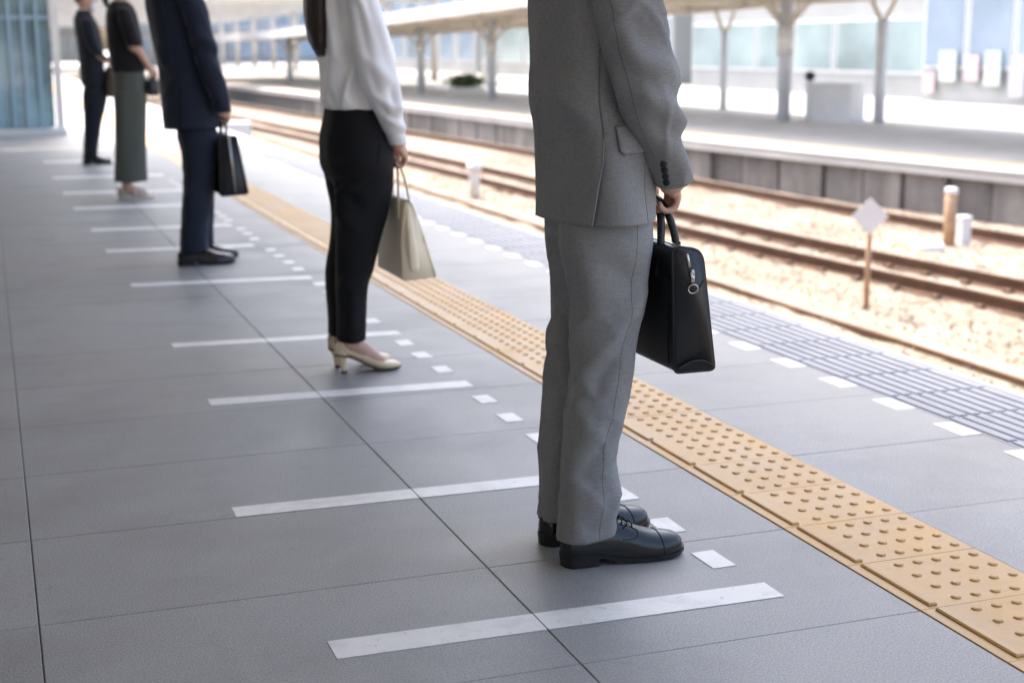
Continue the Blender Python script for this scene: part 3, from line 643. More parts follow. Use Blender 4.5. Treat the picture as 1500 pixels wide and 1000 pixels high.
def head_geo(geo, x, y, z, s=1.0):
    S, H = head_surf(x, y, z, s); closed(geo, S, N=32, K=26)
    xf = x + .105 * s
    geo.tube(smoothpath([(xf - .012, y, z + H * .60), (xf + .004, y, z + H * .48), (xf + .013, y, z + H * .405), (xf - .004, y, z + H * .375)], 10), [.007, .008, .009, .010, .011, .012, .0135, .0135, .012, .008], 10)
    geo.tube([(xf - .02, y - .022, z + H * .60), (xf - .012, y, z + H * .605), (xf - .02, y + .022, z + H * .60)], .010, 8)
    geo.tube([(xf - .020, y - .016, z + H * .245), (xf - .008, y, z + H * .25), (xf - .020, y + .016, z + H * .245)], [.006, .009, .006], 8)
    geo.tube([(xf - .026, y, z + H * .06), (xf - .018, y, z + H * .10)], [.018, .016], 10)
    for sg in (-1, 1):
        geo.tube(smoothpath([(x - .004, y + sg * .066 * s, z + H * .60), (x - .016, y + sg * .082 * s, z + H * .58), (x - .014, y + sg * .080 * s, z + H * .45), (x, y + sg * .068 * s, z + H * .37)], 8), [.006, .01, .012, .012, .011, .010, .009, .006], 8)
    return S, H, xf
def face_parts(root, x, y, z, s=1.0, lips=True):
    H = .228 * s; xf = x + .105 * s
    for sg in (-1, 1):
        bm = bmesh.new(); bmesh.ops.create_uvsphere(bm, u_segments=10, v_segments=8, radius=0.010); bmesh.ops.scale(bm, verts=bm.verts, vec=(.7, 1.2, .6)); bmesh.ops.translate(bm, verts=bm.verts, vec=(xf - .0165, y + sg * .030, z + H * .515))
        me = bpy.data.meshes.new('eye'); bm.to_mesh(me); bm.free(); ob('eye', me, M['eye'], root)
        ob('eyebrow', Geo().tube(smoothpath([(xf - .016, y + sg * .016, z + H * .60), (xf - .017, y + sg * .032, z + H * .615), (xf - .026, y + sg * .046, z + H * .60)], 6), .003, 6).mesh(), M['hairblack'], root)
    if lips: ob('mouth', Geo().tube([(xf - .017, y - .020, z + H * .243), (xf - .001, y, z + H * .25), (xf - .017, y + .020, z + H * .243)], [.003, .005, .003], 8).mesh(), M['lip'], root)
def hand_geo(geo, wrist, H, sg, k=1.0, elbow=None):
    """fist hanging round a bar that runs along Y at H; sg=-1 right hand, +1 left hand; the thumb is on the inner side"""
    Hx, y0, Hz = H; inn = -sg
    kn = (Hx + .020 * k, y0, Hz + .036 * k)
    V, F = tube(smoothpath([wrist, (wrist[0] * .5 + kn[0] * .5 + .004, wrist[1] * .5 + y0 * .5, wrist[2] * .5 + kn[2] * .5), kn, (Hx + .026 * k, y0, Hz + .024 * k)], 9), [.026 * k, .029 * k, .033 * k, .037 * k, .040 * k, .041 * k, .040 * k, .037 * k, .030 * k], 16, True, 0.46, up=(1, 0, 0)); geo.add(V, F)
    for i, (o_, L_, r_) in enumerate(((.031, .95, .0088), (.0105, 1.05, .0090), (-.010, 1.0, .0086), (-.0295, .82, .0075))):
        yy_ = y0 + inn * o_ * k; q = L_ * k
        P_ = [(Hx + .020 * k, yy_, Hz + .034 * k), (Hx + .032 * q, yy_, Hz + .010 * k), (Hx + .024 * q, yy_, Hz - .016 * q), (Hx + .002 * q, yy_, Hz - .026 * q), (Hx - .018 * q, yy_, Hz - .016 * q), (Hx - .021 * q, yy_, Hz + .002)]
        r = r_ * k; geo.add(*tube(smoothpath(P_, 14), [r, r * 1.05, r * 1.02, r, r * .97, r * 1.02, r, r * .95, r * .93, r * .95, r * .9, r * .85, r * .75, r * .45], 10))
    geo.add(*tube(smoothpath([(wrist[0] * .4 + Hx * .6, y0 + inn * .022 * k, Hz + .062 * k), (Hx - .004, y0 + inn * .042 * k, Hz + .040 * k), (Hx - .020 * k, y0 + inn * .040 * k, Hz + .018 * k), (Hx - .026 * k, y0 + inn * .026 * k, Hz - .002)], 12), [.013 * k, .0135 * k, .013 * k, .012 * k, .0115 * k, .0115 * k, .011 * k, .011 * k, .0105 * k, .010 * k, .009 * k, .005 * k], 10))

def shoe_frame(heel, yaw):
    c, s = math.cos(yaw), math.sin(yaw)
    return lambda x, y, z: (heel[0] + x * c - y * s, heel[1] + x * s + y * c, z)
def dress_shoe(root, heel, yaw, L=0.292, detail=True, mt=None):
    T = shoe_frame(heel, yaw); k = L / 0.292
    S = np.array([0, .05, .11, .17, .28, .38, .47, .56, .66, .75, .83, .90, .95, 1.0])
    WC = np.array([.0335, .0335, .0335, .034, .0345, .036, .039, .043, .0465, .0475, .0455, .041, .041, .041]) * k
    TOP = np.array([.064, .074, .082, .086, .090, .094, .090, .080, .068, .060, .056, .052, .047, .034])
    ZB = np.array([.029, .029, .029, .028, .026, .020, .015, .013, .012, .012, .012, .013, .016, .020])
    def wid(p):
        p = np.asarray(p, float); r = herm(S, WC, p)
        r = r * np.sqrt(np.clip(1 - np.clip(1 - p / .10, 0, 1) ** 2.3, 0.004, 1)); return r * np.sqrt(np.clip(1 - np.clip((p - .86) / .14, 0, 1) ** 2.2, 0.004, 1))
    P_ = .5 - .5 * np.cos(np.linspace(0, PI, 56))
    w = wid(P_); tp = herm(S, TOP, P_); zb = herm(S, ZB, P_); N = 22; V, F = [], []
    bend = lambda p: (0.006 * math.sin(PI * p) if True else 0)
    sgn = 1.0
    for i, p in enumerate(P_):
        for j in range(N):
            f = PI * j / (N - 1); c, s = math.cos(f), math.sin(f)
            pinch = 1 - (.10 if p < .3 else .25 if p < .5 else .1) * max(0, s - .5)
            V.append(T(p * L, w[i] * math.copysign(abs(c) ** .72, c) * pinch, zb[i] - .003 + (tp[i] - zb[i] + .003) * s ** .8))
    for i in range(len(P_) - 1):
        for j in range(N - 1): a = i * N + j; F.append((a, a + 1, a + N + 1, a + N))
    F += [tuple(range(N)), tuple((len(P_) - 1) * N + j for j in range(N - 1, -1, -1))]
    shoe = ob('shoe', mk(V, F), mt or M['leather'], root)
    # welted sole and stacked heel
    V, F = [], []; lo = np.where(P_ < .27, zb - .010, np.interp(P_, [.27, .40, .5, .85, 1], [.022, .007, .001, .001, .009]))
    for i, p in enumerate(P_):
        ww = w[i] + (.0045 if p > .3 else .0015 + .01 * p); x = p * L + (.003 if p > .985 else -.0015 if p < .01 else 0)
        V += [T(x, ww, zb[i]), T(x, -ww, zb[i]), T(x, -ww * .97, lo[i]), T(x, ww * .97, lo[i])]
    for i in range(len(P_) - 1):
        for j in range(4): F.append((i * 4 + j, i * 4 + (j + 1) % 4, i * 4 + 4 + (j + 1) % 4, i * 4 + 4 + j))
    F += [(3, 2, 1, 0), tuple(len(V) - 4 + j for j in range(4))]
    ob('sole', mk(V, F), M['sole'], shoe, False)
    V, F = [], []; I_ = [i for i, p in enumerate(P_) if p < .29]
    for i in I_:
        ww = w[i] + .0012; x = P_[i] * L - (.001 if i == 0 else 0); V += [T(x, ww, zb[i] - .0095), T(x, -ww, zb[i] - .0095), T(x + .001, -ww * .98, 0.0), T(x + .001, ww * .98, 0.0)]
    for i in range(len(I_) - 1):
        for j in range(4): F.append((i * 4 + j, i * 4 + (j + 1) % 4, i * 4 + 4 + (j + 1) % 4, i * 4 + 4 + j))
    F += [(3, 2, 1, 0), tuple(len(V) - 4 + j for j in range(4))]
    ob('heel', mk(V, F), M['sole'], shoe, False)
    if detail:
        def at(p, f, off=.0006):
            i_w = float(wid(p)); i_t, i_z = (float(herm(S, A_, p)) for A_ in (TOP, ZB)); c, s = math.cos(f), math.sin(f); pinch = 1 - (.10 if p < .3 else .25 if p < .5 else .1) * max(0, s - .5)
            return T(p * L, (i_w + off) * math.copysign(abs(c) ** .72, c) * pinch, i_z - .003 + (i_t - i_z + .003 + off) * s ** .8)
        ob('toe_cap_seam', Geo().tube([at(.80 - .02 * math.sin(f), f) for f in np.linspace(.06, PI - .06, 26)], .0012, 6).mesh(), M['piping'], shoe)
        for sg in (0, 1):
            fl = lambda f: f if sg == 0 else PI - f
            ob('facing_seam', Geo().tube(smoothpath([at(.40, fl(1.25)), at(.56, fl(1.18)), at(.595, fl(.95)), at(.56, fl(.62)), at(.46, fl(.50))], 20), .0011, 6).mesh(), M['piping'], shoe)
        for p in (.435, .475, .515, .555):
            ob('lace', Geo().tube(smoothpath([at(p, 1.18, .001), at(p + .006, 1.4, .004), at(p + .008, PI / 2, .005), at(p + .006, PI - 1.4, .004), at(p, PI - 1.18, .001)], 12), .0019, 6).mesh(), M['sock'], shoe)
        for sg in (-1, 1):
            c0 = np.array(at(.44, PI / 2, .007)); ob('lace', Geo().tube(smoothpath([c0, c0 + (.008, sg * .014, .004), c0 + (.020, sg * .022, -.008), c0 + (.012, sg * .028, -.016)], 10), .0017, 6).mesh(), M['sock'], shoe)
    return shoe

def suit_person(label, yc, jacket, sleeve, rleg, lleg, hem, jhem, mats, hands, feet, chin, neckx, voxel, folds_j=(), folds_s=(), folds_r=(), folds_l=(), seed=0.0,
                vent=None, detail=False, bags=True, cuff=None, hs=1.0, hand_k=1.0, ldx=0.055):
    base = (np.mean([jacket[0][1]]), yc, 0.0)
    root = empty('person', (jacket[0][1], yc, 0.0), label, 'person')
    J = Surf(jacket, 2.3); SR = Surf(sleeve, 2.0); SL = Surf([(z, x + ldx * float(np.interp(z, [sleeve[0][0] + .03, sleeve[0][0] + .2, 1.36, 1.44], [0, 1, .7, 0])), y, a, b) for z, x, y, a, b in mirror(sleeve, yc)], 2.0); RL = Surf(rleg, 2.15); LL = Surf(lleg, 2.15)
    # body: one continuous skin mesh
    g = Geo(); closed(g, J.scaled(.74), J.z[0] - .0, J.z[-1] - .03)
    for S_, w_, H_, sg in ((SR, hands[0], hands[1], -1), (SL, (hands[0][0], 2 * yc - hands[0][1], hands[0][2]), (hands[1][0], 2 * yc - hands[1][1], hands[1][2]), 1)):
        q = S_.scaled(.62); zs = np.linspace(S_.z[-1] - .07, S_.z[0], 9); path = [(float(q.par(z)[0]), float(q.par(z)[1]), z) for z in zs] ; rr = [float(q.par(z)[3]) for z in zs]
        path += [w_]; rr += [.026 * hand_k]; P2 = smoothpath(path, 26); R2 = np.interp(np.linspace(0, 1, 26), np.linspace(0, 1, len(rr)), rr); g.add(*tube(P2, list(R2), 14))
        hand_geo(g, w_, H_, sg, hand_k)
    for S_, ft in ((RL, feet[0]), (LL, feet[1])):
        closed(g, S_.scaled(.5), S_.z[0] + .16, S_.z[-1]); fr = shoe_frame(ft[0], ft[1]); a0 = S_.pt(0, S_.z[0])
        g.add(*tube(smoothpath([(float(S_.par(S_.z[0])[0]), float(S_.par(S_.z[0])[1]), S_.z[0] + .20), fr(.060, 0, .12), fr(.058, 0, .085), fr(.09, 0, .055), fr(.17, 0, .035), fr(.235, 0, .026)], 14), [.034, .034, .032, .030, .028, .026, .024, .022, .020, .018, .015, .012, .009, .006], 12))
    closed(g, Surf([(.72, jacket[0][1], yc, .07, .12), (.9, jacket[0][1], yc, .085, .14), (1.0, jacket[0][1], yc, .085, .14)]))
    g.add(*tube([(neckx - .01, yc, J.z[-1] - .12), (neckx, yc, J.z[-1] - .02), (neckx + .012, yc, chin + .06)], [.07, .056, .054], 18))
    hx = neckx + .012; S_, H_, xf = head_geo(g, hx, yc, chin, hs)
    me = remesh(g, voxel, 3); body = ob('body', me, M['skin'], root)
    face_parts(root, hx, yc, chin, hs)
    HS, HH = head_surf(hx, yc, chin, hs)
    V, F = sheet(HS, 0, 2 * PI, 48, lambda t: chin + HH * (.80 - .16 * (1 - math.cos(t)) - .13 * max(0, -math.cos(t)) ** 2 - .0 + .0 * t), chin + HH * .999, 20, [noise_fn(40, .003, seed), lambda p: .010 + 0 * p[..., 0]], captop=True)
    ob('hair', solidify(mk(V, F), .008), M['hairblack'], root)
    # shirt and tie at the open neck
    zt = J.z[-1]
    V, F = sheet(Surf([(zt - .05, neckx, yc, .072, .078), (zt + .012, neckx + .004, yc, .063, .064), (zt + .034, neckx + .01, yc, .060, .060)]), 0, 2 * PI, 32, zt - .05, zt + .032, 6)
    ob('shirt_collar', solidify(mk(V, F), .004), M['shirt'], root)
    # jacket
    dj = [noise_fn(7, .0035, seed, (1, 1, .55)), noise_fn(19, .0018, seed + 3, (1, 1, .4))] + ([fs(J, folds_j)] if folds_j else [])
    dj.append(ridge_fn(6.0, .004, seed + 31, (1, 1, .8), .9, ([.75, .95, 1.1, 1.3], [.4, 1, .8, .6])))
    zlo, zhi = jhem, J.z[-1]
    tv = (lambda z: D(np.interp(z, [jhem, vent[2], vent[2] + .25], [vent[0], vent[1], vent[1]]))) if vent else (lambda z: D(240))
    zvent = vent[2] if vent else -1
    Nt, Nz = (170, 110) if detail else (90, 60); U = np.linspace(0, 1, Nt); zv = np.linspace(zlo, zhi, Nz); Tt, Zz, Off = np.zeros((Nz, Nt)), np.zeros((Nz, Nt)), np.zeros((Nz, Nt))
    for i, z in enumerate(zv):
        k = np.clip((zvent - z) / .05, 0, 1); ext = .085 * k
        Tt[i] = tv(z) + U * (2 * PI + ext); Zz[i] = z; Off[i] = k * .0085 * np.clip((U - .955) / .03, 0, 1) - k * .003 * np.clip((.02 - U) / .02, 0, 1)
    Zz += np.where(Zz < zlo + .002, 0.004 * np.cos(Tt * 1.0 + .6), 0)
    p0 = J.pt(Tt, Zz); n_ = J.pt(Tt, Zz, 1.0) - p0; d_ = Off.copy()
    for f in dj: d_ += f(p0)
    PJ = p0 + n_ * d_[..., None]; V = PJ.reshape(-1, 3); F = [(i * Nt + k, i * Nt + k + 1, (i + 1) * Nt + k + 1, (i + 1) * Nt + k) for i in range(Nz - 1) for k in range(Nt - 1)]
    jk = ob('jacket', solidify(mk(V, F), .0028), mats['jacket'], root)
    def jdisp(t, z, off): 
        t = np.asarray(t, float); z = np.asarray(z, float); p_ = J.pt(t, z); nn = J.pt(t, z, 1.0) - p_; dd = np.zeros(p_.shape[:-1])
        for f in dj: dd = dd + f(p_)
        return p_ + nn * (dd + off)[..., None]
    if vent and detail:
        e = [PJ[i, -1] + n_[i, -1] * .0009 for i in range(Nz) if zv[i] < zvent]; ob('vent_highlight', Geo().tube(e, .0013, 6).mesh(), mats['edge'], jk)  # pale tube paints the highlight on the vent's cloth edge
        zs = np.linspace(zvent - .01, zhi - .12, 50); ob('side_seam', Geo().tube(list(jdisp(np.array([tv(z) for z in zs]), zs, .0004)), .0008, 6).mesh(), mats['seam'], jk)
        zs = np.linspace(jhem + .005, .925, 30); ob('dart_seam', Geo().tube(list(jdisp(np.full(30, D(291)), zs, .0003)), .0007, 6).mesh(), mats['seam'], jk)
        # flap pocket on the right hip
        tt = np.linspace(D(259), D(312), 24); vv = np.linspace(0, 1, 10); G_ = []
        for v_ in vv:
            row = []
            for t in tt:
                ztop = .968 + .010 * (t - tt[0]) ; corner = .010 * max(0, 1 - (t - tt[0]) / .09) ** 2
                z_ = ztop - v_ * (.058 - corner) ; row.append(jdisp(t + .03 * v_, z_, .0042 + .001 * math.sin(PI * v_)))
            G_.append(row)
        V = np.array(G_).reshape(-1, 3); F = [(i * 24 + k, (i + 1) * 24 + k, (i + 1) * 24 + k + 1, i * 24 + k + 1) for i in range(9) for k in range(23)]
        me = mk(V, F); me.flip_normals(); ob('pocket_flap', solidify(me, .003), mats['jacket'], jk)
        rim = [G_[0][k] for k in range(23, -1, -1)] + [G_[i][0] for i in range(1, 10)] + [G_[9][k] for k in range(1, 24)]
        ob('flap_seam', Geo().tube([np.array(q) for q in rim], .0011, 6).mesh(), mats['seam'], jk)
    # collar roll and lapels
    V, F = sheet(Surf([(zhi - .035, neckx - .004, yc, .084, .092), (zhi + .004, neckx - .002, yc, .074, .078), (zhi + .022, neckx + .002, yc, .069, .070)]), D(42), D(318), 40, zhi - .035, zhi + .022, 6, closed=False)
    ob('collar', solidify(mk(V, F), .007), mats['jacket'], jk)
    for sg in (-1, 1):
        P_ = [jdisp(D(sg * a) % (2 * PI), z, .006) for a, z in ((38, zhi - .03), (16, zhi - .12), (4, zhi - .36), (22, zhi - .16), (40, zhi - .10))]
        me = mk(P_, [(0, 1, 2, 3, 4)] if sg < 0 else [(4, 3, 2, 1, 0)]); ob('lapel', solidify(me, .004), mats['jacket'], jk, False)
    # sleeves
    for sg, S_ in ((-1, SR), (1, SL)):
        fl = [noise_fn(13, .0035, seed + 5 + sg, (1, 1, .6))] + ([fs(S_, folds_s if sg < 0 else [(360 - a, za, 360 - b, zb, s_, am) for a, za, b, zb, s_, am in folds_s])] if folds_s else [])
        fl.append(ridge_fn(10.0, .006, seed + 41 + sg, (1, 1, 1.2), 1.1))
        zc = (lambda t: cuff(t)) if (cuff and sg < 0) else S_.z[0]
        V, F = sheet(S_, 0, 2 * PI, 72 if detail else 40, zc, S_.z[-1], 100 if detail else 50, fl, captop=True)
        sl_ = ob('sleeve', solidify(mk(V, F), .0025), mats['jacket'], jk)
        if detail and sg < 0:
            for i in range(4):
                z = S_.z[0] + .012 + .0135 * i; t = D(232 + 2.0 * i); nn = S_.pt(t, z, 1.0) - S_.pt(t, z); p_ = S_.pt(t, z) + nn * (.0035 + float(sum(f(S_.pt(t, z)[None]) for f in fl)[0])); 
                ob('cuff_button', Geo().tube([p_ - nn * .003, p_ + nn * .001, p_ + nn * .0022], [.0075, .0075, .006], 14).mesh(), M['blackplastic'], jk)
            zs = np.linspace(S_.z[0] + .065, S_.z[-1] - .2, 30); q = S_.pt(np.full(30, D(218)), zs); nn = S_.pt(np.full(30, D(218)), zs, 1.0) - q; dd = sum(f(q) for f in fl)
            ob('sleeve_seam', Geo().tube(list(q + nn * (dd + .0004)[:, None]), .0008, 6).mesh(), mats['seam'], jk)
    # trousers
    g = Geo()
    for S_, fo, ft in ((RL, folds_r, 0), (LL, folds_l, 1)):
        fl = [noise_fn(9, .005, seed + 11 + ft, (1, 1, .4)), noise_fn(24, .0018, seed + 15, (1, 1, .5))] + ([fs(S_, fo)] if fo else [])
        fl.append(ridge_fn(7.5, .0048, seed + 21 + ft, (1, 1, 1.0), 1.3, ([.05, .25, .40, .52, .70], [1, .55, 1, .9, .5])))
        fl.append(lambda p, S_=S_: .005 * np.exp(-((p[..., 1] - S_.par(p[..., 2])[1]) / .007) ** 2))     # pressed creases front and back
        fl = [lambda p, fl=tuple(fl): sum(f(p) for f in fl) * np.interp(p[..., 2], [.66, .745], [1, .12])]
        V, F = sheet(S_, 0, 2 * PI, 96 if detail else 48, lambda t: hem + .020 * (.5 + .5 * math.cos(t)), S_.z[-1], 130 if detail else 60, fl); g.add(V, F)
    V, F = sheet(Surf([(.68, jacket[0][1], yc, .085, .155), (.80, jacket[0][1], yc, jacket[0][3] * .88, .17), (.98, jacket[0][1], yc, jacket[0][3] * .86, .165)]), 0, 2 * PI, 60, .72, .98, 12); g.add(V, F)
    tr = ob('trousers', solidify(g.mesh(), .0028), mats['trousers'], root)
    if detail:
        zs = np.linspace(hem + .012, RL.z[-1] - .02, 60); tq = np.array([D(np.interp(z, [hem, .3, .75], [272, 276, 288])) for z in zs]); q = RL.pt(tq, zs); nn = RL.pt(tq, zs, 1.0) - q
        fl = [noise_fn(9, .005, seed + 11, (1, 1, .4)), noise_fn(24, .0018, seed + 15, (1, 1, .5))] + ([fs(RL, folds_r)] if folds_r else []) + [ridge_fn(7.5, .0048, seed + 21, (1, 1, 1.0), 1.3, ([.05, .25, .40, .52, .70], [1, .55, 1, .9, .5]))]; dd = sum(f(q) for f in fl) * np.interp(zs, [.66, .745], [1, .12])
        ob('side_seam', Geo().tube(list(q + nn * (dd + .0001)[:, None]), .0006, 6).mesh(), mats['seam'], tr)
    for ft in feet: dress_shoe(root, ft[0], ft[1], ft[2] if len(ft) > 2 else .292, detail)
    for S_, ft in ((RL, feet[0]), (LL, feet[1])):
        fr = shoe_frame(ft[0], ft[1]); ob('sock', Geo().tube([fr(.060, 0, .05), fr(.058, 0, .10), fr(.060, 0, .14), (float(S_.par(S_.z[0])[0]), float(S_.par(S_.z[0])[1]), .20)], [.030, .034, .036, .040], 16).mesh(), M['sock'], root)
    return root

# ---- man in the grey suit (in focus)
JK = [(.735, 1.234, 2.93, .109, .203), (.763, 1.234, 2.93, .108, .202), (.841, 1.233, 2.93, .109, .196), (.885, 1.232, 2.93, .110, .193), (.951, 1.229, 2.93, .110, .189), (1.01, 1.223, 2.93, .113, .186),
      (1.11, 1.220, 2.93, .110, .190), (1.223, 1.217, 2.93, .108, .196), (1.33, 1.210, 2.93, .112, .204), (1.40, 1.203, 2.93, .108, .200), (1.45, 1.196, 2.93, .088, .150), (1.485, 1.198, 2.93, .074, .085)]
SLV = [(.838, 1.352, 2.785, .043, .044), (.894, 1.325, 2.762, .047, .049), (.959, 1.286, 2.734, .057, .055), (1.016, 1.260, 2.712, .063, .059), (1.111, 1.230, 2.705, .066, .064), (1.217, 1.203, 2.702, .066, .068), (1.32, 1.197, 2.720, .066, .060), (1.39, 1.198, 2.748, .058, .046), (1.42, 1.198, 2.775, .042, .032)]
RLG = [(0.036, 1.186, 2.855, 0.066, 0.0706), (0.1, 1.189, 2.855, 0.062, 0.0697), (0.162, 1.193, 2.855, 0.061, 0.0689), (0.225, 1.193, 2.855, 0.062, 0.0689), (0.272, 1.194, 2.855, 0.061, 0.0689), (0.348, 1.205, 2.855, 0.064, 0.0697), (0.423, 1.22, 2.855, 0.067, 0.0706), (0.499, 1.226, 2.855, 0.074, 0.0714), (0.573, 1.233, 2.855, 0.08, 0.076), (0.648, 1.233, 2.855, 0.092, 0.0884), (0.752, 1.23, 2.855, 0.1, 0.094), (0.79, 1.236, 2.862, 0.092, 0.088), (0.82, 1.24, 2.87, 0.078, 0.078)]
LLG = [(0.036, 1.199, 3.01, 0.066, 0.0706), (0.084, 1.202, 3.01, 0.064, 0.0697), (0.181, 1.201, 3.01, 0.062, 0.0689), (0.231, 1.203, 3.01, 0.065, 0.0689), (0.311, 1.213, 3.01, 0.069, 0.0697), (0.39, 1.225, 3.01, 0.073, 0.0706), (0.468, 1.238, 3.01, 0.076, 0.0714), (0.546, 1.25, 3.01, 0.08, 0.0731), (0.625, 1.256, 3.01, 0.088, 0.0854), (0.711, 1.254, 3.01, 0.097, 0.094), (0.765, 1.246, 3.005, 0.092, 0.088), (0.82, 1.24, 2.99, 0.078, 0.078)]
suit_person('man in a grey suit standing in front, holding a black leather briefcase', 2.93, JK, SLV, RLG, LLG, .060, .764, dict(jacket=M['greysuit'], trousers=M['greysuit'], seam=M['greyseam'], edge=M['greyhighlight']),
    ((1.352, 2.802, .862), (1.366, 2.868, .800)), (((1.127, 2.853), D(-1), .290), ((1.133, 2.998), D(9), .290)), 1.508, 1.20, 0.0037,
    folds_j=[(200, 1.05, 235, .98, .02, .004), (195, .93, 240, .96, .02, -.003), (215, 1.22, 235, 1.02, .03, .004), (262, 1.08, 275, .98, .02, -.004), (255, .93, 262, .76, .03, .004), (285, .90, 300, .76, .025, -.003), (205, .80, 210, .95, .03, -.003)],
    folds_s=[(235, 1.12, 330, 1.06, .020, .006), (240, 1.075, 340, 1.01, .014, -.006), (250, 1.03, 345, .975, .016, .005), (230, 1.19, 300, 1.12, .02, -.004), (260, .97, 350, .93, .014, -.004), (225, 1.25, 250, 1.02, .012, .003), (300, 1.3, 310, 1.1, .02, .004), (270, .93, 285, .86, .018, .003)],
    folds_r=[(300, .60, 222, .42, .019, .007), (288, .535, 232, .39, .014, -.006), (292, .37, 222, .26, .018, .0045), (280, .32, 235, .22, .015, -.004), (335, .238, 250, .20, .011, -.0045), (345, .178, 258, .15, .013, .0045), (335, .118, 250, .10, .010, -.005), (255, .46, 205, .40, .012, -.004), (215, .36, 262, .30, .011, .0035), (310, .16, 300, .07, .014, .004), (230, .60, 215, .75, .02, .003), (250, .70, 290, .62, .02, -.004), (215, .20, 225, .06, .02, .003)],
    folds_l=[(190, .56, 230, .50, .014, -.007), (185, .50, 225, .42, .016, .006), (190, .44, 225, .36, .012, -.005), (200, .30, 210, .10, .02, .004)],
    seed=2.3, vent=(229, 247, .945), detail=True, cuff=lambda t: .852 - .014 * math.cos(t - D(250)) + .006 * math.cos(t))

# ---- man in the navy suit
J3 = [(.715, 1.006, 7.85, .142, .200), (.759, 1.005, 7.85, .144, .198), (.847, 1.004, 7.85, .143, .196), (1.023, .987, 7.85, .135, .190), (1.197, .964, 7.85, .138, .200), (1.37, .936, 7.85, .133, .208), (1.44, .93, 7.85, .120, .195), (1.49, .93, 7.85, .095, .145), (1.525, .932, 7.85, .076, .086)]
S3 = [(.800, 1.150, 7.66, .044, .048), (.887, 1.126, 7.63, .050, .055), (1.025, 1.084, 7.62, .060, .061), (1.195, 1.046, 7.62, .062, .066), (1.363, 1.000, 7.62, .068, .070), (1.44, .960, 7.64, .064, .058), (1.475, .945, 7.68, .042, .040)]
R3 = [(.04, .978, 7.765, .068, .078), (.10, .980, 7.765, .069, .078), (.316, 1.004, 7.765, .073, .080), (.495, 1.022, 7.768, .078, .086), (.691, 1.030, 7.77, .100, .098), (.77, 1.015, 7.80, .09, .085)]
suit_person('man in a dark navy suit between the two women, holding a slim black briefcase', 7.85, J3, S3, R3, [(z, x + .055 * (1 - min(z / .75, 1)) + .012, 15.73 - y, a, b) for z, x, y, a, b in R3], .062, .715, dict(jacket=M['navysuit'], trousers=M['navysuit'], seam=M['navysuit'], edge=M['navysuit']),
    ((1.150, 7.68, .815), (1.165, 7.775, .765)), (((.890, 7.765), D(1), .30), ((.945, 7.96), D(5), .30)), 1.55, .935, 0.007,
    folds_j=[(200, 1.1, 240, 1.0, .025, .005), (200, .98, 250, 1.02, .025, -.005)], folds_s=[(240, 1.2, 330, 1.12, .02, .007), (240, 1.13, 340, 1.06, .018, -.006)], folds_r=[(330, .2, 250, .16, .018, -.007), (300, .5, 220, .36, .025, .006)], seed=9.1, vent=(228, 240, .93), cuff=None)
# ---- far man in the dark suit
J5 = [(.775, 1.006, 15.1, .118, .182), (.85, 1.004, 15.1, .119, .18), (1.0, 1.0, 15.1, .12, .182), (1.197, .993, 15.1, .122, .192), (1.34, .968, 15.1, .112, .196), (1.40, .958, 15.1, .10, .17), (1.44, .955, 15.1, .085, .12), (1.47, .958, 15.1, .07, .08)]
S5 = [(1.015, 1.125, 15.0, .045, .046), (1.05, 1.08, 14.95, .052, .052), (1.11, 1.03, 14.9, .058, .058), (1.2, .998, 14.88, .062, .064), (1.32, .97, 14.89, .064, .064), (1.40, .962, 14.93, .055, .05), (1.42, .96, 14.96, .04, .035)]
R5 = [(.04, .925, 15.03, .062, .075), (.10, .93, 15.03, .064, .075), (.402, .972, 15.03, .082, .085), (.735, 1.008, 15.03, .105, .095), (.80, 1.005, 15.05, .085, .08)]
m5 = suit_person('farthest man in a black suit with a white face mask, beside the glass shaft', 15.1, J5, S5, R5, [(z, x + .015, 30.2 - y, a, b) for z, x, y, a, b in R5], .062, .775, dict(jacket=M['darksuit'], trousers=M['darksuit'], seam=M['darksuit'], edge=M['darksuit']),
    ((1.15, 15.02, 1.015), (1.185, 15.05, .985)), (((.855, 15.03), D(0), .28), ((.86, 15.17), D(6), .28)), 1.475, .962, 0.008, seed=4.4)
HS, HH = head_surf(.974, 15.1, 1.475)
V, F = sheet(HS, D(-75), D(75), 24, 1.475 + HH * .03, lambda t: 1.475 + HH * (.44 - .06 * abs(t)), 10, closed=False, off=.010)
ob('face_mask', solidify(mk(V, F), .003), M['mask'], m5)

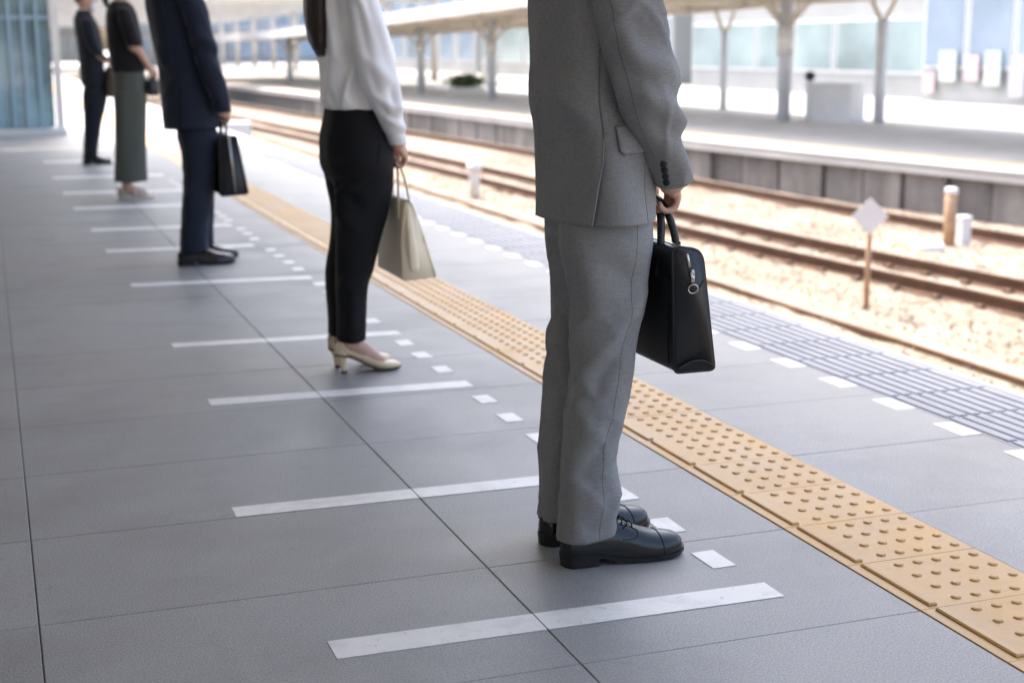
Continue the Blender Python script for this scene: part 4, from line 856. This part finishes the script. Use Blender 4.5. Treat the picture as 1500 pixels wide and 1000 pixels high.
# ---- women
def pump(root, heel, yaw, L=.238):
    T = shoe_frame(heel, yaw); S = np.array([0, .02, .06, .14, .28, .42, .56, .68, .80, .90, .96, 1.0])
    W = np.array([.008, .018, .0245, .0275, .0265, .0265, .0315, .0355, .034, .026, .017, .005]); ZB = np.array([.068, .067, .066, .063, .051, .033, .015, .006, .004, .006, .008, .012])
    TOP = np.array([.112, .116, .117, .110, .088, .066, .046, .038, .0365, .032, .027, .018]); OPN = np.array([1.6, 1.6, 1.6, 1.6, 1.6, 1.6, 1.65, 1.9, PI, PI, PI, PI])
    P_ = np.linspace(0, 1, 40); w, zb, tp, op = (np.interp(P_, S, A_) if A_ is OPN else herm(S, A_, P_) for A_ in (W, ZB, TOP, OPN)); N = 25; V, F = [], []
    for i, p in enumerate(P_):
        for j in range(N):
            f = -op[i] + 2 * op[i] * j / (N - 1); hz = (tp[i] - zb[i]); c = math.cos(f)
            full = op[i] > 2.5
            z = zb[i] + hz * ((1 - c) / (1 - math.cos(op[i]))) ** .85
            V.append(T(p * L, w[i] * math.copysign(abs(math.sin(f)) ** .62, math.sin(f)), z))
    F = [(i * N + j, i * N + j + 1, (i + 1) * N + j + 1, (i + 1) * N + j) for i in range(39) for j in range(N - 1)] + [tuple(range(N)), tuple(39 * N + j for j in range(N - 1, -1, -1))]
    shoe = ob('shoe', solidify(mk(V, F), .002), M['pump'], root)
    V, F = [], []
    for i, p in enumerate(P_):
        ww = w[i] * .92; V += [T(p * L, ww, zb[i] + .002), T(p * L, -ww, zb[i] + .002), T(p * L, -ww * .95, zb[i] - .0035), T(p * L, ww * .95, zb[i] - .0035)]
    F = [(i * 4 + j, i * 4 + (j + 1) % 4, i * 4 + 4 + (j + 1) % 4, i * 4 + 4 + j) for i in range(39) for j in range(4)]; ob('sole', mk(V, F), M['heeltip'], shoe, False)
    ob('heel', Geo().tube(smoothpath([T(.026, 0, .072), T(.027, 0, .050), T(.029, 0, .028), T(.032, 0, .007)], 12), [.0225, .021, .0185, .0155, .0135, .012, .011, .0105, .0102, .010, .010, .010], 14).mesh(), M['pump'], shoe)
    ob('heel_tip', Geo().tube([T(.032, 0, .0072), T(.032, 0, 0.0)], .0105, 14).mesh(), M['heeltip'], shoe)
    return T
def woman_base(root, yc, torso, sleeve, rleg, lleg, hips, hands, chin, neckx, voxel, ankles, hs=.95, arm_k=.66):
    g = Geo(); Tz = Surf(torso, 2.2); closed(g, Tz.scaled(.78), torso[0][0], torso[-1][0] - .02); SR = Surf(sleeve, 2.0); SL = Surf(mirror(sleeve, yc), 2.0)
    for S_, sg in ((SR, -1), (SL, 1)):
        fl = (lambda v: v) if sg < 0 else (lambda v: (v[0], 2 * yc - v[1], v[2])); w_, H_ = fl(hands[0]), fl(hands[1])
        zs = np.linspace(S_.z[-1] - .06, S_.z[0], 9); path = [(float(S_.par(z)[0]), float(S_.par(z)[1]), z) for z in zs]; rr = [float(min(S_.par(z)[2], S_.par(z)[3])) * arm_k for z in zs]
        if len(hands) > 2: path += [fl(hands[2])]; rr += [.031]
        path += [w_]; rr += [.022]; P2 = smoothpath(path, 28); R2 = np.interp(np.linspace(0, 1, 28), np.linspace(0, 1, len(rr)), rr); g.add(*tube(P2, list(R2), 14)); hand_geo(g, w_, H_, sg, .88)
    for S_, an in ((Surf(rleg), ankles[0]), (Surf(lleg), ankles[1])):
        closed(g, S_.scaled(.62), S_.z[0], S_.z[-1]); x_, y_ = float(S_.par(S_.z[0])[0]), float(S_.par(S_.z[0])[1])
        g.add(*tube(smoothpath([(x_, y_, S_.z[0] + .06)] + an, 18), list(np.interp(np.linspace(0, 1, 18), [0, .2, .4, .6, .8, 1], [.040, .034, .034, .030, .024, .010])), 14))
    closed(g, Surf(hips).scaled(.85)); g.add(*tube([(neckx - .012, yc, torso[-1][0] - .1), (neckx, yc, torso[-1][0]), (neckx + .012, yc, chin + .05)], [.06, .047, .046], 16))
    head_geo(g, neckx + .012, yc, chin, hs); ob('body', remesh(g, voxel, 3), M['skin'], root); face_parts(root, neckx + .012, yc, chin, hs)
# woman in the white blouse
Y2 = 4.97
root = empty('person', (1.19, Y2, 0), 'woman in a white blouse and black trousers holding a beige tote', 'person')
BL = [(.885, 1.188, Y2, .066, .118), (.912, 1.188, Y2, .080, .135), (.928, 1.190, Y2, .100, .150), (.945, 1.194, Y2, .111, .153), (1.0, 1.203, Y2, .121, .154), (1.05, 1.207, Y2, .129, .155), (1.102, 1.205, Y2, .131, .160), (1.194, 1.189, Y2, .115, .164), (1.284, 1.176, Y2, .097, .165), (1.33, 1.172, Y2, .085, .155), (1.365, 1.170, Y2, .070, .110), (1.39, 1.172, Y2, .055, .062)]
SB = [(.800, 1.318, 4.865, .031, .040), (.852, 1.300, 4.838, .037, .046), (.911, 1.273, 4.806, .047, .052), (.968, 1.249, 4.788, .058, .057), (1.036, 1.231, 4.775, .064, .061), (1.147, 1.207, 4.778, .064, .059), (1.235, 1.195, 4.785, .056, .055), (1.31, 1.182, 4.80, .050, .048), (1.345, 1.176, 4.83, .036, .034)]
R2_ = [(.113, 1.151, 4.92, .050, .062), (.21, 1.155, 4.92, .051, .063), (.307, 1.157, 4.92, .057, .066), (.355, 1.166, 4.92, .065, .069), (.474, 1.185, 4.92, .080, .074), (.592, 1.203, 4.92, .096, .081), (.675, 1.208, 4.92, .104, .086), (.76, 1.202, 4.92, .108, .088)]
L2_ = [(.113, 1.142, 5.035, .051, .062), (.19, 1.145, 5.035, .053, .063), (.289, 1.150, 5.035, .061, .066), (.338, 1.159, 5.035, .069, .069), (.459, 1.185, 5.035, .074, .074), (.58, 1.202, 5.035, .088, .081), (.665, 1.202, 5.035, .102, .086), (.76, 1.198, 5.035, .108, .088)]
HP = [(.60, 1.203, Y2, .050, .085), (.66, 1.203, Y2, .088, .125), (.70, 1.200, Y2, .113, .160), (.73, 1.198, Y2, .122, .172), (.777, 1.196, Y2, .121, .170), (.824, 1.191, Y2, .115, .163), (.871, 1.188, Y2, .102, .153), (.925, 1.186, Y2, .089, .145)]
T1_ = shoe_frame((1.092, 4.935), D(-1)); T2_ = shoe_frame((1.092, 5.035), D(6))
woman_base(root, Y2, BL, SB, R2_, L2_, HP, ((1.322, 4.872, .80), (1.332, 4.918, .742)), 1.418, 1.168, .0055, [[f(.045, 0, .115), f(.085, 0, .088), f(.14, 0, .048), f(.19, 0, .020)] for f in (T1_, T2_)])
pump(root, (1.092, 4.935), D(-1)); pump(root, (1.092, 5.035), D(6))
g = Geo(); closed(g, Surf(R2_), .118, .76, 40, 50); closed(g, Surf(L2_), .118, .76, 40, 50); closed(g, Surf(HP), .60, .925, 60, 34)
me = remesh(g, .006, 14); RS = Surf(R2_)
displace(me, [noise_fn(10, .0045, 3.3, (1, 1, .5)), fs(RS, [(200, .66, 250, .60, .016, -.007), (195, .63, 255, .69, .014, .005), (190, .58, 245, .52, .016, .005), (300, .40, 225, .33, .015, .005), (330, .33, 240, .29, .014, -.005), (260, .30, 255, .14, .014, .005)])])
tr = ob('trousers', me, M['blacktrouser'], root)
pz = np.linspace(.74, .87, 12); HPs = Surf(HP); ob('pocket_seam', Geo().tube(list(HPs.pt(np.linspace(D(283), D(303), 12), pz, .002)), .0018, 6).mesh(), M['sock'], tr)
Bs = Surf(BL, 2.2)
V, F = sheet(Bs, 0, 2 * PI, 120, .885, 1.39, 96, [noise_fn(9, .006, 1.7, (1, 1, .55)), noise_fn(22, .0025, 8.7, (1, 1, .35)), fs(Bs, [(235, 1.18, 205, .95, .022, .006), (252, 1.14, 262, .95, .016, -.008), (258, 1.10, 236, .94, .012, .008), (215, 1.28, 228, 1.1, .012, .005), (225, 1.30, 240, 1.12, .010, -.005), (240, .97, 250, .935, .008, .003), (212, .98, 214, .94, .008, -.003), (195, .98, 196, .94, .008, .003)])])
bl = ob('blouse', solidify(mk(V, F), .002), M['blouse'], root)
for sg in (-1, 1):
    S_ = Surf(SB if sg < 0 else mirror(SB, Y2), 2.0)
    q = [(252, 1.30, 262, .92, .010, .006), (268, 1.30, 285, .95, .010, -.006), (236, 1.25, 240, 1.0, .012, -.005), (300, 1.2, 300, .9, .014, .005), (225, .97, 300, .93, .010, .005), (230, .93, 310, .89, .009, -.005), (240, .89, 320, .86, .009, .004), (225, 1.1, 290, 1.02, .014, .005)]
    if sg > 0: q = [(360 - a, za, 360 - b, zb, s_, am) for a, za, b, zb, s_, am in q]
    V, F = sheet(S_, 0, 2 * PI, 64, S_.z[0], S_.z[-1], 90, [noise_fn(16, .004, 5.1, (1, 1, .5)), fs(S_, q), lambda p: .004 * np.exp(-((p[..., 2] - .838) / .004) ** 2) * -1], captop=True)
    ob('sleeve', solidify(mk(V, F), .002), M['blouse'], bl)
V, F = sheet(Surf([(1.385, 1.172, Y2, .056, .064), (1.42, 1.176, Y2, .050, .052)]), D(30), D(330), 30, 1.385, 1.42, 5, closed=False); ob('collar', solidify(mk(V, F), .003), M['blouse'], bl)
HS, HH = head_surf(1.180, Y2, 1.418, .95)
g = Geo(); V, F = sheet(HS, 0, 2 * PI, 48, lambda t: 1.418 + HH * (.82 - .30 * (1 - math.cos(t)) / 2 - .45 * max(0, -math.cos(t)) ** .7 * .6), 1.418 + HH * .999, 22, [lambda p: .014 + 0 * p[..., 0], noise_fn(60, .002, 1.0, (1, 1, .1))], captop=True); g.add(V, F)
HC = Surf([(1.098, 1.078, 4.935, .008, .030), (1.12, 1.072, 4.935, .020, .050), (1.18, 1.064, 4.938, .029, .066), (1.27, 1.064, 4.945, .034, .078), (1.36, 1.078, 4.955, .042, .088), (1.45, 1.098, Y2, .055, .084), (1.54, 1.12, Y2, .06, .08)], 2.2)
V, F = sheet(HC, 0, 2 * PI, 60, 1.098, 1.54, 60, [noise_fn(55, .005, 2.0, (1, 1, .06)), noise_fn(140, .002, 6.0, (1, 1, .05))], captop=True, capbot=True); g.add(V, F)
for i in range(46):
    t = rng.uniform(0, 2 * PI); z1_ = rng.uniform(1.085, 1.14); p_ = [HC.pt(t, z, .001) for z in (1.40, 1.30, 1.20)] + [HC.pt(t, max(z1_, 1.1), rng.uniform(0, .006)) - (0, 0, max(0, 1.1 - z1_))]
    g.add(*tube(smoothpath(p_, 10), [.002] * 8 + [.0014, .0005], 5))
for (dy, dx, zb_) in ((-.050, .02, 1.215), (-.045, .118, 1.225)):
    g.add(*tube(smoothpath([(1.13 + dx * .4, Y2 + dy * 1.2, 1.52), (1.125 + dx * .7, Y2 + dy * 1.7, 1.40), (1.10 + dx, Y2 + dy * 2.2, 1.31), (1.095 + dx, Y2 + dy * 2.0, zb_)], 14), [.006, .006, .006, .0055, .005, .005, .0045, .004, .004, .0035, .003, .0025, .002, .001], 8))
ob('hair', g.mesh(), M['hair'], root)

# woman in the black top
Y4 = 11.5
root = empty('person', (1.01, Y4, 0), 'woman in a black short-sleeved top and wide olive trousers', 'person')
TP = [(.95, 1.026, Y4, .120, .152), (1.0, 1.026, Y4, .124, .152), (1.18, 1.013, Y4, .130, .160), (1.30, 1.005, Y4, .122, .168), (1.40, .998, Y4, .105, .160), (1.44, .995, Y4, .085, .115), (1.47, .995, Y4, .055, .062)]
S4 = [(1.14, 1.06, 11.315, .056, .058), (1.24, 1.035, 11.305, .058, .060), (1.34, 1.01, 11.315, .056, .056), (1.41, 1.0, 11.34, .045, .042), (1.43, .998, 11.37, .034, .03)]
R4 = [(.135, .990, 11.402, .122, .082), (.3, .996, 11.406, .117, .081), (.467, 1.004, 11.41, .114, .082), (.723, 1.020, 11.415, .117, .086), (.80, 1.024, 11.42, .120, .086)]
L4 = [(z, x + .045 * (1 - min(z / .75, 1)), 23.0 - y, a * .96, b) for z, x, y, a, b in R4]
HP4 = [(.60, 1.018, Y4, .06, .09), (.70, 1.022, Y4, .117, .165), (.80, 1.024, Y4, .120, .166), (.90, 1.025, Y4, .120, .158), (.97, 1.025, Y4, .114, .148)]
fA, fB = shoe_frame((.895, 11.42), D(-2)), shoe_frame((.905, 11.58), D(6))
woman_base(root, Y4, TP, S4, R4, L4, HP4, ((1.175, 11.40, .975), (1.20, 11.45, .92), (1.10, 11.33, 1.10)), 1.492, .995, .008, [[f(.06, 0, .10), f(.10, 0, .065), f(.16, 0, .04), f(.22, 0, .025)] for f in (fA, fB)], arm_k=.78)
g = Geo(); closed(g, Surf(R4), .135, .80, 36, 40); closed(g, Surf(L4), .135, .80, 36, 40); closed(g, Surf(HP4), .60, .97, 48, 20)
me = remesh(g, .009, 4); displace(me, [noise_fn(11, .010, 7.7, (1, 1, .18))]); ob('trousers', me, M['olive'], root)
V, F = sheet(Surf(TP), 0, 2 * PI, 72, .95, 1.47, 40, [noise_fn(9, .006, 4.7)]); tp_ = ob('top', solidify(mk(V, F), .003), M['blacktop'], root)
for sg in (-1, 1):
    S_ = Surf(S4 if sg < 0 else mirror(S4, Y4), 2.0); V, F = sheet(S_, 0, 2 * PI, 36, 1.14, 1.43, 24, [noise_fn(14, .004, 2.0)], captop=True); ob('sleeve', solidify(mk(V, F), .003), M['blacktop'], tp_)
HS, HH = head_surf(1.007, Y4, 1.492, .95)
g = Geo(); V, F = sheet(HS, 0, 2 * PI, 40, lambda t: 1.492 + HH * (.80 - .32 * (1 - math.cos(t)) / 2 - .20 * max(0, -math.cos(t)) ** .7), 1.492 + HH * .999, 16, [lambda p: .012 + 0 * p[..., 0]], captop=True); g.add(V, F)
g.add(*tube(smoothpath([(.915, Y4, 1.60), (.885, Y4, 1.55), (.89, Y4, 1.47), (.90, Y4, 1.42)], 12), [.03, .034, .034, .033, .031, .028, .026, .023, .02, .016, .01, .004], 12)); ob('hair', g.mesh(), M['hairblack'], root)
for f in (fA, fB):
    V, F = [], []; S = [0, .05, .2, .45, .7, .88, .97, 1.0]; W = [.012, .026, .034, .036, .044, .040, .024, .008]; L = .265
    for s_, w_ in zip(S, W): V += [f(s_ * L, w_, .028), f(s_ * L, -w_, .028), f(s_ * L, -w_, 0.0), f(s_ * L, w_, 0.0)]
    F = [(i * 4 + j, i * 4 + (j + 1) % 4, i * 4 + 4 + (j + 1) % 4, i * 4 + 4 + j) for i in range(7) for j in range(4)] + [(3, 2, 1, 0), (28, 29, 30, 31)]
    sh = ob('shoe', mk(V, F), M['sneaker'], root, False)
    for x_, hgt, w_ in ((.20, .060, .040), (.125, .080, .038), (.165, .072, .040)): ob('strap', Geo().tube([f(x_, w_ * math.cos(a), .02 + (hgt - .02) * math.sin(a)) for a in np.linspace(0, PI, 14)], .013, 8, True, .35, up=(0, 0, 1)).mesh(), M['sneaker'], sh)
    ob('heel_counter', Geo().tube(smoothpath([f(.06, .034, .045), f(.012, .024, .05), f(.0, 0, .052), f(.012, -.024, .05), f(.06, -.034, .045)], 12), .022, 8, True, .3, up=(1, 0, 0)).mesh(), M['sneaker'], sh)

# ================================================================== BAGS
def case_loft(prof_at, ys, name, mt, root):
    """rings of the end profile swept along Y"""
    V, F = [], []; R_ = [prof_at(y) for y in ys]; n = len(R_[0])
    for q in R_: V += q
    for i in range(len(ys) - 1):
        for k in range(n): F.append((i * n + k, (i + 1) * n + k, (i + 1) * n + (k + 1) % n, i * n + (k + 1) % n))
    F += [tuple(range(n)), tuple((len(ys) - 1) * n + k for k in range(n - 1, -1, -1))]
    return ob(name, mk(V, F), mt, root)
def rounded(poly, r, seg=5):
    out = []; n = len(poly)
    for i in range(n):
        p0, p1, p2 = (np.array(poly[(i + d) % n], float) for d in (-1, 0, 1)); a, b = p0 - p1, p2 - p1; ra = min(r[i], .45 * np.linalg.norm(a), .45 * np.linalg.norm(b)); a, b = p1 + a / np.linalg.norm(a) * ra, p1 + b / np.linalg.norm(b) * ra
        for s_ in np.linspace(0, 1, seg): out.append((1 - s_) ** 2 * a + 2 * s_ * (1 - s_) * p1 + s_ * s_ * b)
    return out
def handle(root, x, ya, yb, zfoot, zap, r, mt, lean=0.0, N=34, name='handle'):
    w = (yb - ya); P_ = smoothpath([(x, ya, zfoot - .03), (x + lean * .15, ya + w * .01, zfoot + .02), (x + lean * .7, ya + w * .10, zfoot + (zap - zfoot) * .70), (x + lean, ya + w * .28, zap - .004), (x + lean, (ya + yb) / 2, zap), (x + lean, yb - w * .28, zap - .004), (x + lean * .7, yb - w * .10, zfoot + (zap - zfoot) * .70), (x + lean * .15, yb - w * .01, zfoot + .02), (x, yb, zfoot - .03)], N)
    return ob(name, Geo().tube(P_, r, 12).mesh(), mt, root)
# black leather briefcase of the man in grey
by0, by1 = 2.752, 3.13
root = empty('briefcase', (1.40, 2.94, .44), 'black leather zip briefcase with silver ring held by the man in grey', 'briefcase')
bp = rounded([(1.350, .440), (1.446, .440), (1.410, .702), (1.340, .714)], [.012, .012, .026, .020], 6)
def prof(y):
    e = min(y - by0, by1 - y); k = np.clip(1 - e / .02, 0, 1); c = np.array([1.393, .57]); sc = 1 - .045 * k * k
    return [(float(c[0] + (p_[0] - c[0]) * sc), y, float(c[1] + (p_[1] - c[1]) * (1 - .012 * k * k) )) for p_ in bp]
body = case_loft(prof, list(np.r_[by0, by0 + .006, by0 + .014, by0 + .022, np.linspace(by0 + .05, by1 - .05, 10), by1 - .022, by1 - .014, by1 - .006, by1]), 'case', M['bagblack'], root)
for yy_ in (by0 + .004, by1 - .004):
    P_ = [(p_[0], yy_, p_[1]) for p_ in bp]; c = np.array([1.393, yy_, .57]); P_ = [c + (np.array(q) - c) * 1.004 for q in P_]; ob('piping', Geo().tube(P_ + [P_[0]], .0030, 8).mesh(), M['piping'], root)
ob('gusset_seam', Geo().tube(smoothpath([(1.358, by0 + .001, .642), (1.380, by0 - .0008, .622), (1.402, by0 - .0008, .622), (1.414, by0 + .001, .640)], 14), .0012, 6).mesh(), M['piping'], root)
ob('base_trim', Geo().tube(smoothpath([(1.356, by0 - .001, .449), (1.385, by0 - .001, .462), (1.415, by0 - .001, .463), (1.441, by0 - .001, .449)], 14), .0022, 6).mesh(), M['piping'], root)
g = Geo(); V = [(1.3405 + .0, by0 + .03, .640), (1.3405, by1 - .03, .640), (1.3468, by1 - .03, .455), (1.3468, by0 + .03, .455)]
me = mk(V, [(0, 1, 2, 3)]); ob('outer_pocket', solidify(me, .004), M['bagblack'], root, False)
zc = [(1.3705, y_, .7085) for y_ in np.linspace(by0 + .012, by1 - .012, 30)]; ob('zip', Geo().tube([(1.378, by0 - .002, .668), (1.374, by0 + .001, .692)] + zc, .0038, 8).mesh(), M['chrome'], root)
def torus_pts(c, r1, r2, ax1, ax2, N=26): c, ax1, ax2 = (np.array(v, float) for v in (c, ax1, ax2)); return [c + ax1 * r1 * math.cos(2 * PI * i / N) + ax2 * r2 * math.sin(2 * PI * i / N) for i in range(N + 1)]
ob('ring', Geo().tube(torus_pts((1.385, by0 - .007, .622), .0105, .0095, (1, -.15, 0), (0, -.12, 1)), .0015, 8).mesh(), M['chrome'], root)
ob('ring_tab', Geo().tube([(1.383, by0 - .004, .662), (1.384, by0 - .006, .648), (1.385, by0 - .006, .636)], [.004, .0055, .005], 8, True, .4, up=(0, 1, 0)).mesh(), M['chrome'], root)
ob('zip_pull', Geo().tube(torus_pts((1.3825, by0 - .008, .655), .004, .008, (1, 0, 0), (0, -.1, 1)), .0011, 8).mesh(), M['chrome'], root)
handle(root, 1.388, 2.835, 3.04, .702, .802, .0085, M['bagblack'], -.018); handle(root, 1.350, 2.835, 3.04, .702, .798, .0085, M['bagblack'], .012)
for x_ in (1.347, 1.392):
    for y_ in (2.835, 3.04): ob('handle_tab', Geo().tube([(x_ - .004, y_, .64), (x_ - .001, y_, .68), (x_, y_, .712)], [.010, .013, .010], 10, True, .45, up=(1, 0, 0)).mesh(), M['piping'], root)
# beige tote of the woman in the white blouse
ty0, ty1 = 4.79, 5.13
root = empty('tote_bag', (1.36, 4.96, .35), 'beige leather tote bag held in front by the woman in the white blouse', 'tote bag')
def tprof(y):
    e = min(y - ty0, ty1 - y); k = float(np.clip(1 - e / .05, 0, 1)); xb, xf_ = 1.304, 1.426; zt = .605; pin = .018 * k
    pts = [(xb, .338), (xf_, .344), (1.385, .50), (1.343, zt), (1.318, zt + .004), (1.309, .50)]
    q = rounded(pts, [.012, .012, .05, .006, .006, .05], 5); return [(float(p_[0]), y + (0.016 * k * math.sin(PI * np.clip((p_[1] - .36) / .25, 0, 1)) if y < 4.9 else 0.0), float(p_[1])) for p_ in q]
case_loft(tprof, list(np.r_[ty0, ty0 + .01, ty0 + .025, ty0 + .05, np.linspace(ty0 + .08, ty1 - .08, 8), ty1 - .05, ty1 - .02, ty1]), 'bag_body', M['totebeige'], root)
P_ = [np.array(q) for q in tprof(ty0)]; ob('edge_seam', Geo().tube([q + np.array((0, -.001, 0)) for q in P_[6:20]], .0022, 8).mesh(), M['totebeige'], root)
ob('gusset_fold', Geo().tube(smoothpath([(1.350, ty0 + .004, .37), (1.342, ty0 - .004, .45), (1.335, ty0 + .006, .55), (1.331, ty0 + .004, .60)], 12), [.016, .018, .018, .017, .016, .014, .012, .011, .010, .009, .008, .006], 10, True, .5, up=(0, 1, 0)).mesh(), M['totebeige'], root)
ob('lining', Geo().box(1.322, 1.340, ty0 + .012, ty1 - .012, .600, .613).mesh(), M['totelining'], root, False)
def strap(root, x, ya, yb, zf, zap, lean, mt, r=.008):
    P_ = smoothpath([(x, ya, zf - .05), (x, ya + .002, zf), (x + lean * .5, ya + .03, zf + (zap - zf) * .55), (x + lean, (ya + yb) / 2 - .03, zap - .006), (x + lean, (ya + yb) / 2, zap), (x + lean, (ya + yb) / 2 + .03, zap - .006), (x + lean * .5, yb - .03, zf + (zap - zf) * .55), (x, yb - .002, zf), (x, yb, zf - .05)], 36); return ob('strap', Geo().tube(P_, r, 10, True, .45, up=(1, 0, 0)).mesh(), mt, root)
strap(root, 1.352, 4.85, 5.07, .600, .744, -.016, M['totebeige'], .0085); strap(root, 1.312, 4.85, 5.07, .600, .740, .018, M['totebeige'], .0085)
# slim black briefcase of the man in navy
root = empty('briefcase', (1.2, 7.84, .40), 'slim upright black briefcase held by the man in the navy suit', 'briefcase')
b3 = rounded([(1.112, .372), (1.255, .380), (1.205, .680), (1.118, .672)], [.01, .01, .012, .012], 4)
case_loft(lambda y: [(float(p_[0]), y, float(p_[1])) for p_ in b3], [7.63, 7.66, 7.8, 7.95, 8.02, 8.05], 'case', M['bagblack'], root)
for y_ in (7.632, 8.048): P_ = [(p_[0], y_, p_[1]) for p_ in b3]; ob('piping', Geo().tube(P_ + [P_[0]], .005, 8).mesh(), M['piping'], root)
ob('centre_zip', Geo().tube([(1.19, 7.627, .39), (1.165, 7.627, .674), (1.162, 7.66, .682), (1.162, 8.02, .682)], .006, 8).mesh(), M['chrome'], root)
handle(root, 1.172, 7.73, 7.95, .668, .767, .008, M['bagblack'], -.006); handle(root, 1.138, 7.73, 7.95, .668, .765, .008, M['bagblack'], .02)
# dark handbag of the woman in black
root = empty('handbag', (1.2, 11.5, .80), 'small slate-coloured handbag held in front by the woman in the black top', 'handbag')
b4 = rounded([(1.13, .775), (1.245, .775), (1.232, .895), (1.15, .900)], [.03, .03, .03, .03], 5)
case_loft(lambda y: [(1.19 + (float(p_[0]) - 1.19) * (1 - .25 * abs((y - 11.5) / .14) ** 3), y, float(p_[1])) for p_ in b4], list(np.linspace(11.36, 11.64, 11)), 'bag_body', M['greybag'], root)
handle(root, 1.21, 11.41, 11.59, .885, .922, .007, M['greybag'], -.004); ob('clasp', Geo().box(1.10, 1.128, 11.48, 11.52, .86, .88).mesh(), M['chrome'], root, False)
# brown bag of the far man
root = empty('shoulder_bag', (1.17, 15.1, .75), 'soft brown canvas bag held by the farthest man in black', 'bag')
b5 = rounded([(1.085, .655), (1.215, .655), (1.205, .945), (1.14, .955)], [.035, .035, .03, .03], 5)
case_loft(lambda y: [(1.16 + (float(p_[0]) - 1.16) * (1 - .3 * abs((y - 15.1) / .19) ** 3), y, float(p_[1])) for p_ in b5], list(np.linspace(14.91, 15.29, 11)), 'bag_body', M['brownbag'], root)
handle(root, 1.188, 14.99, 15.21, .945, .988, .009, M['brownbag'], -.004)
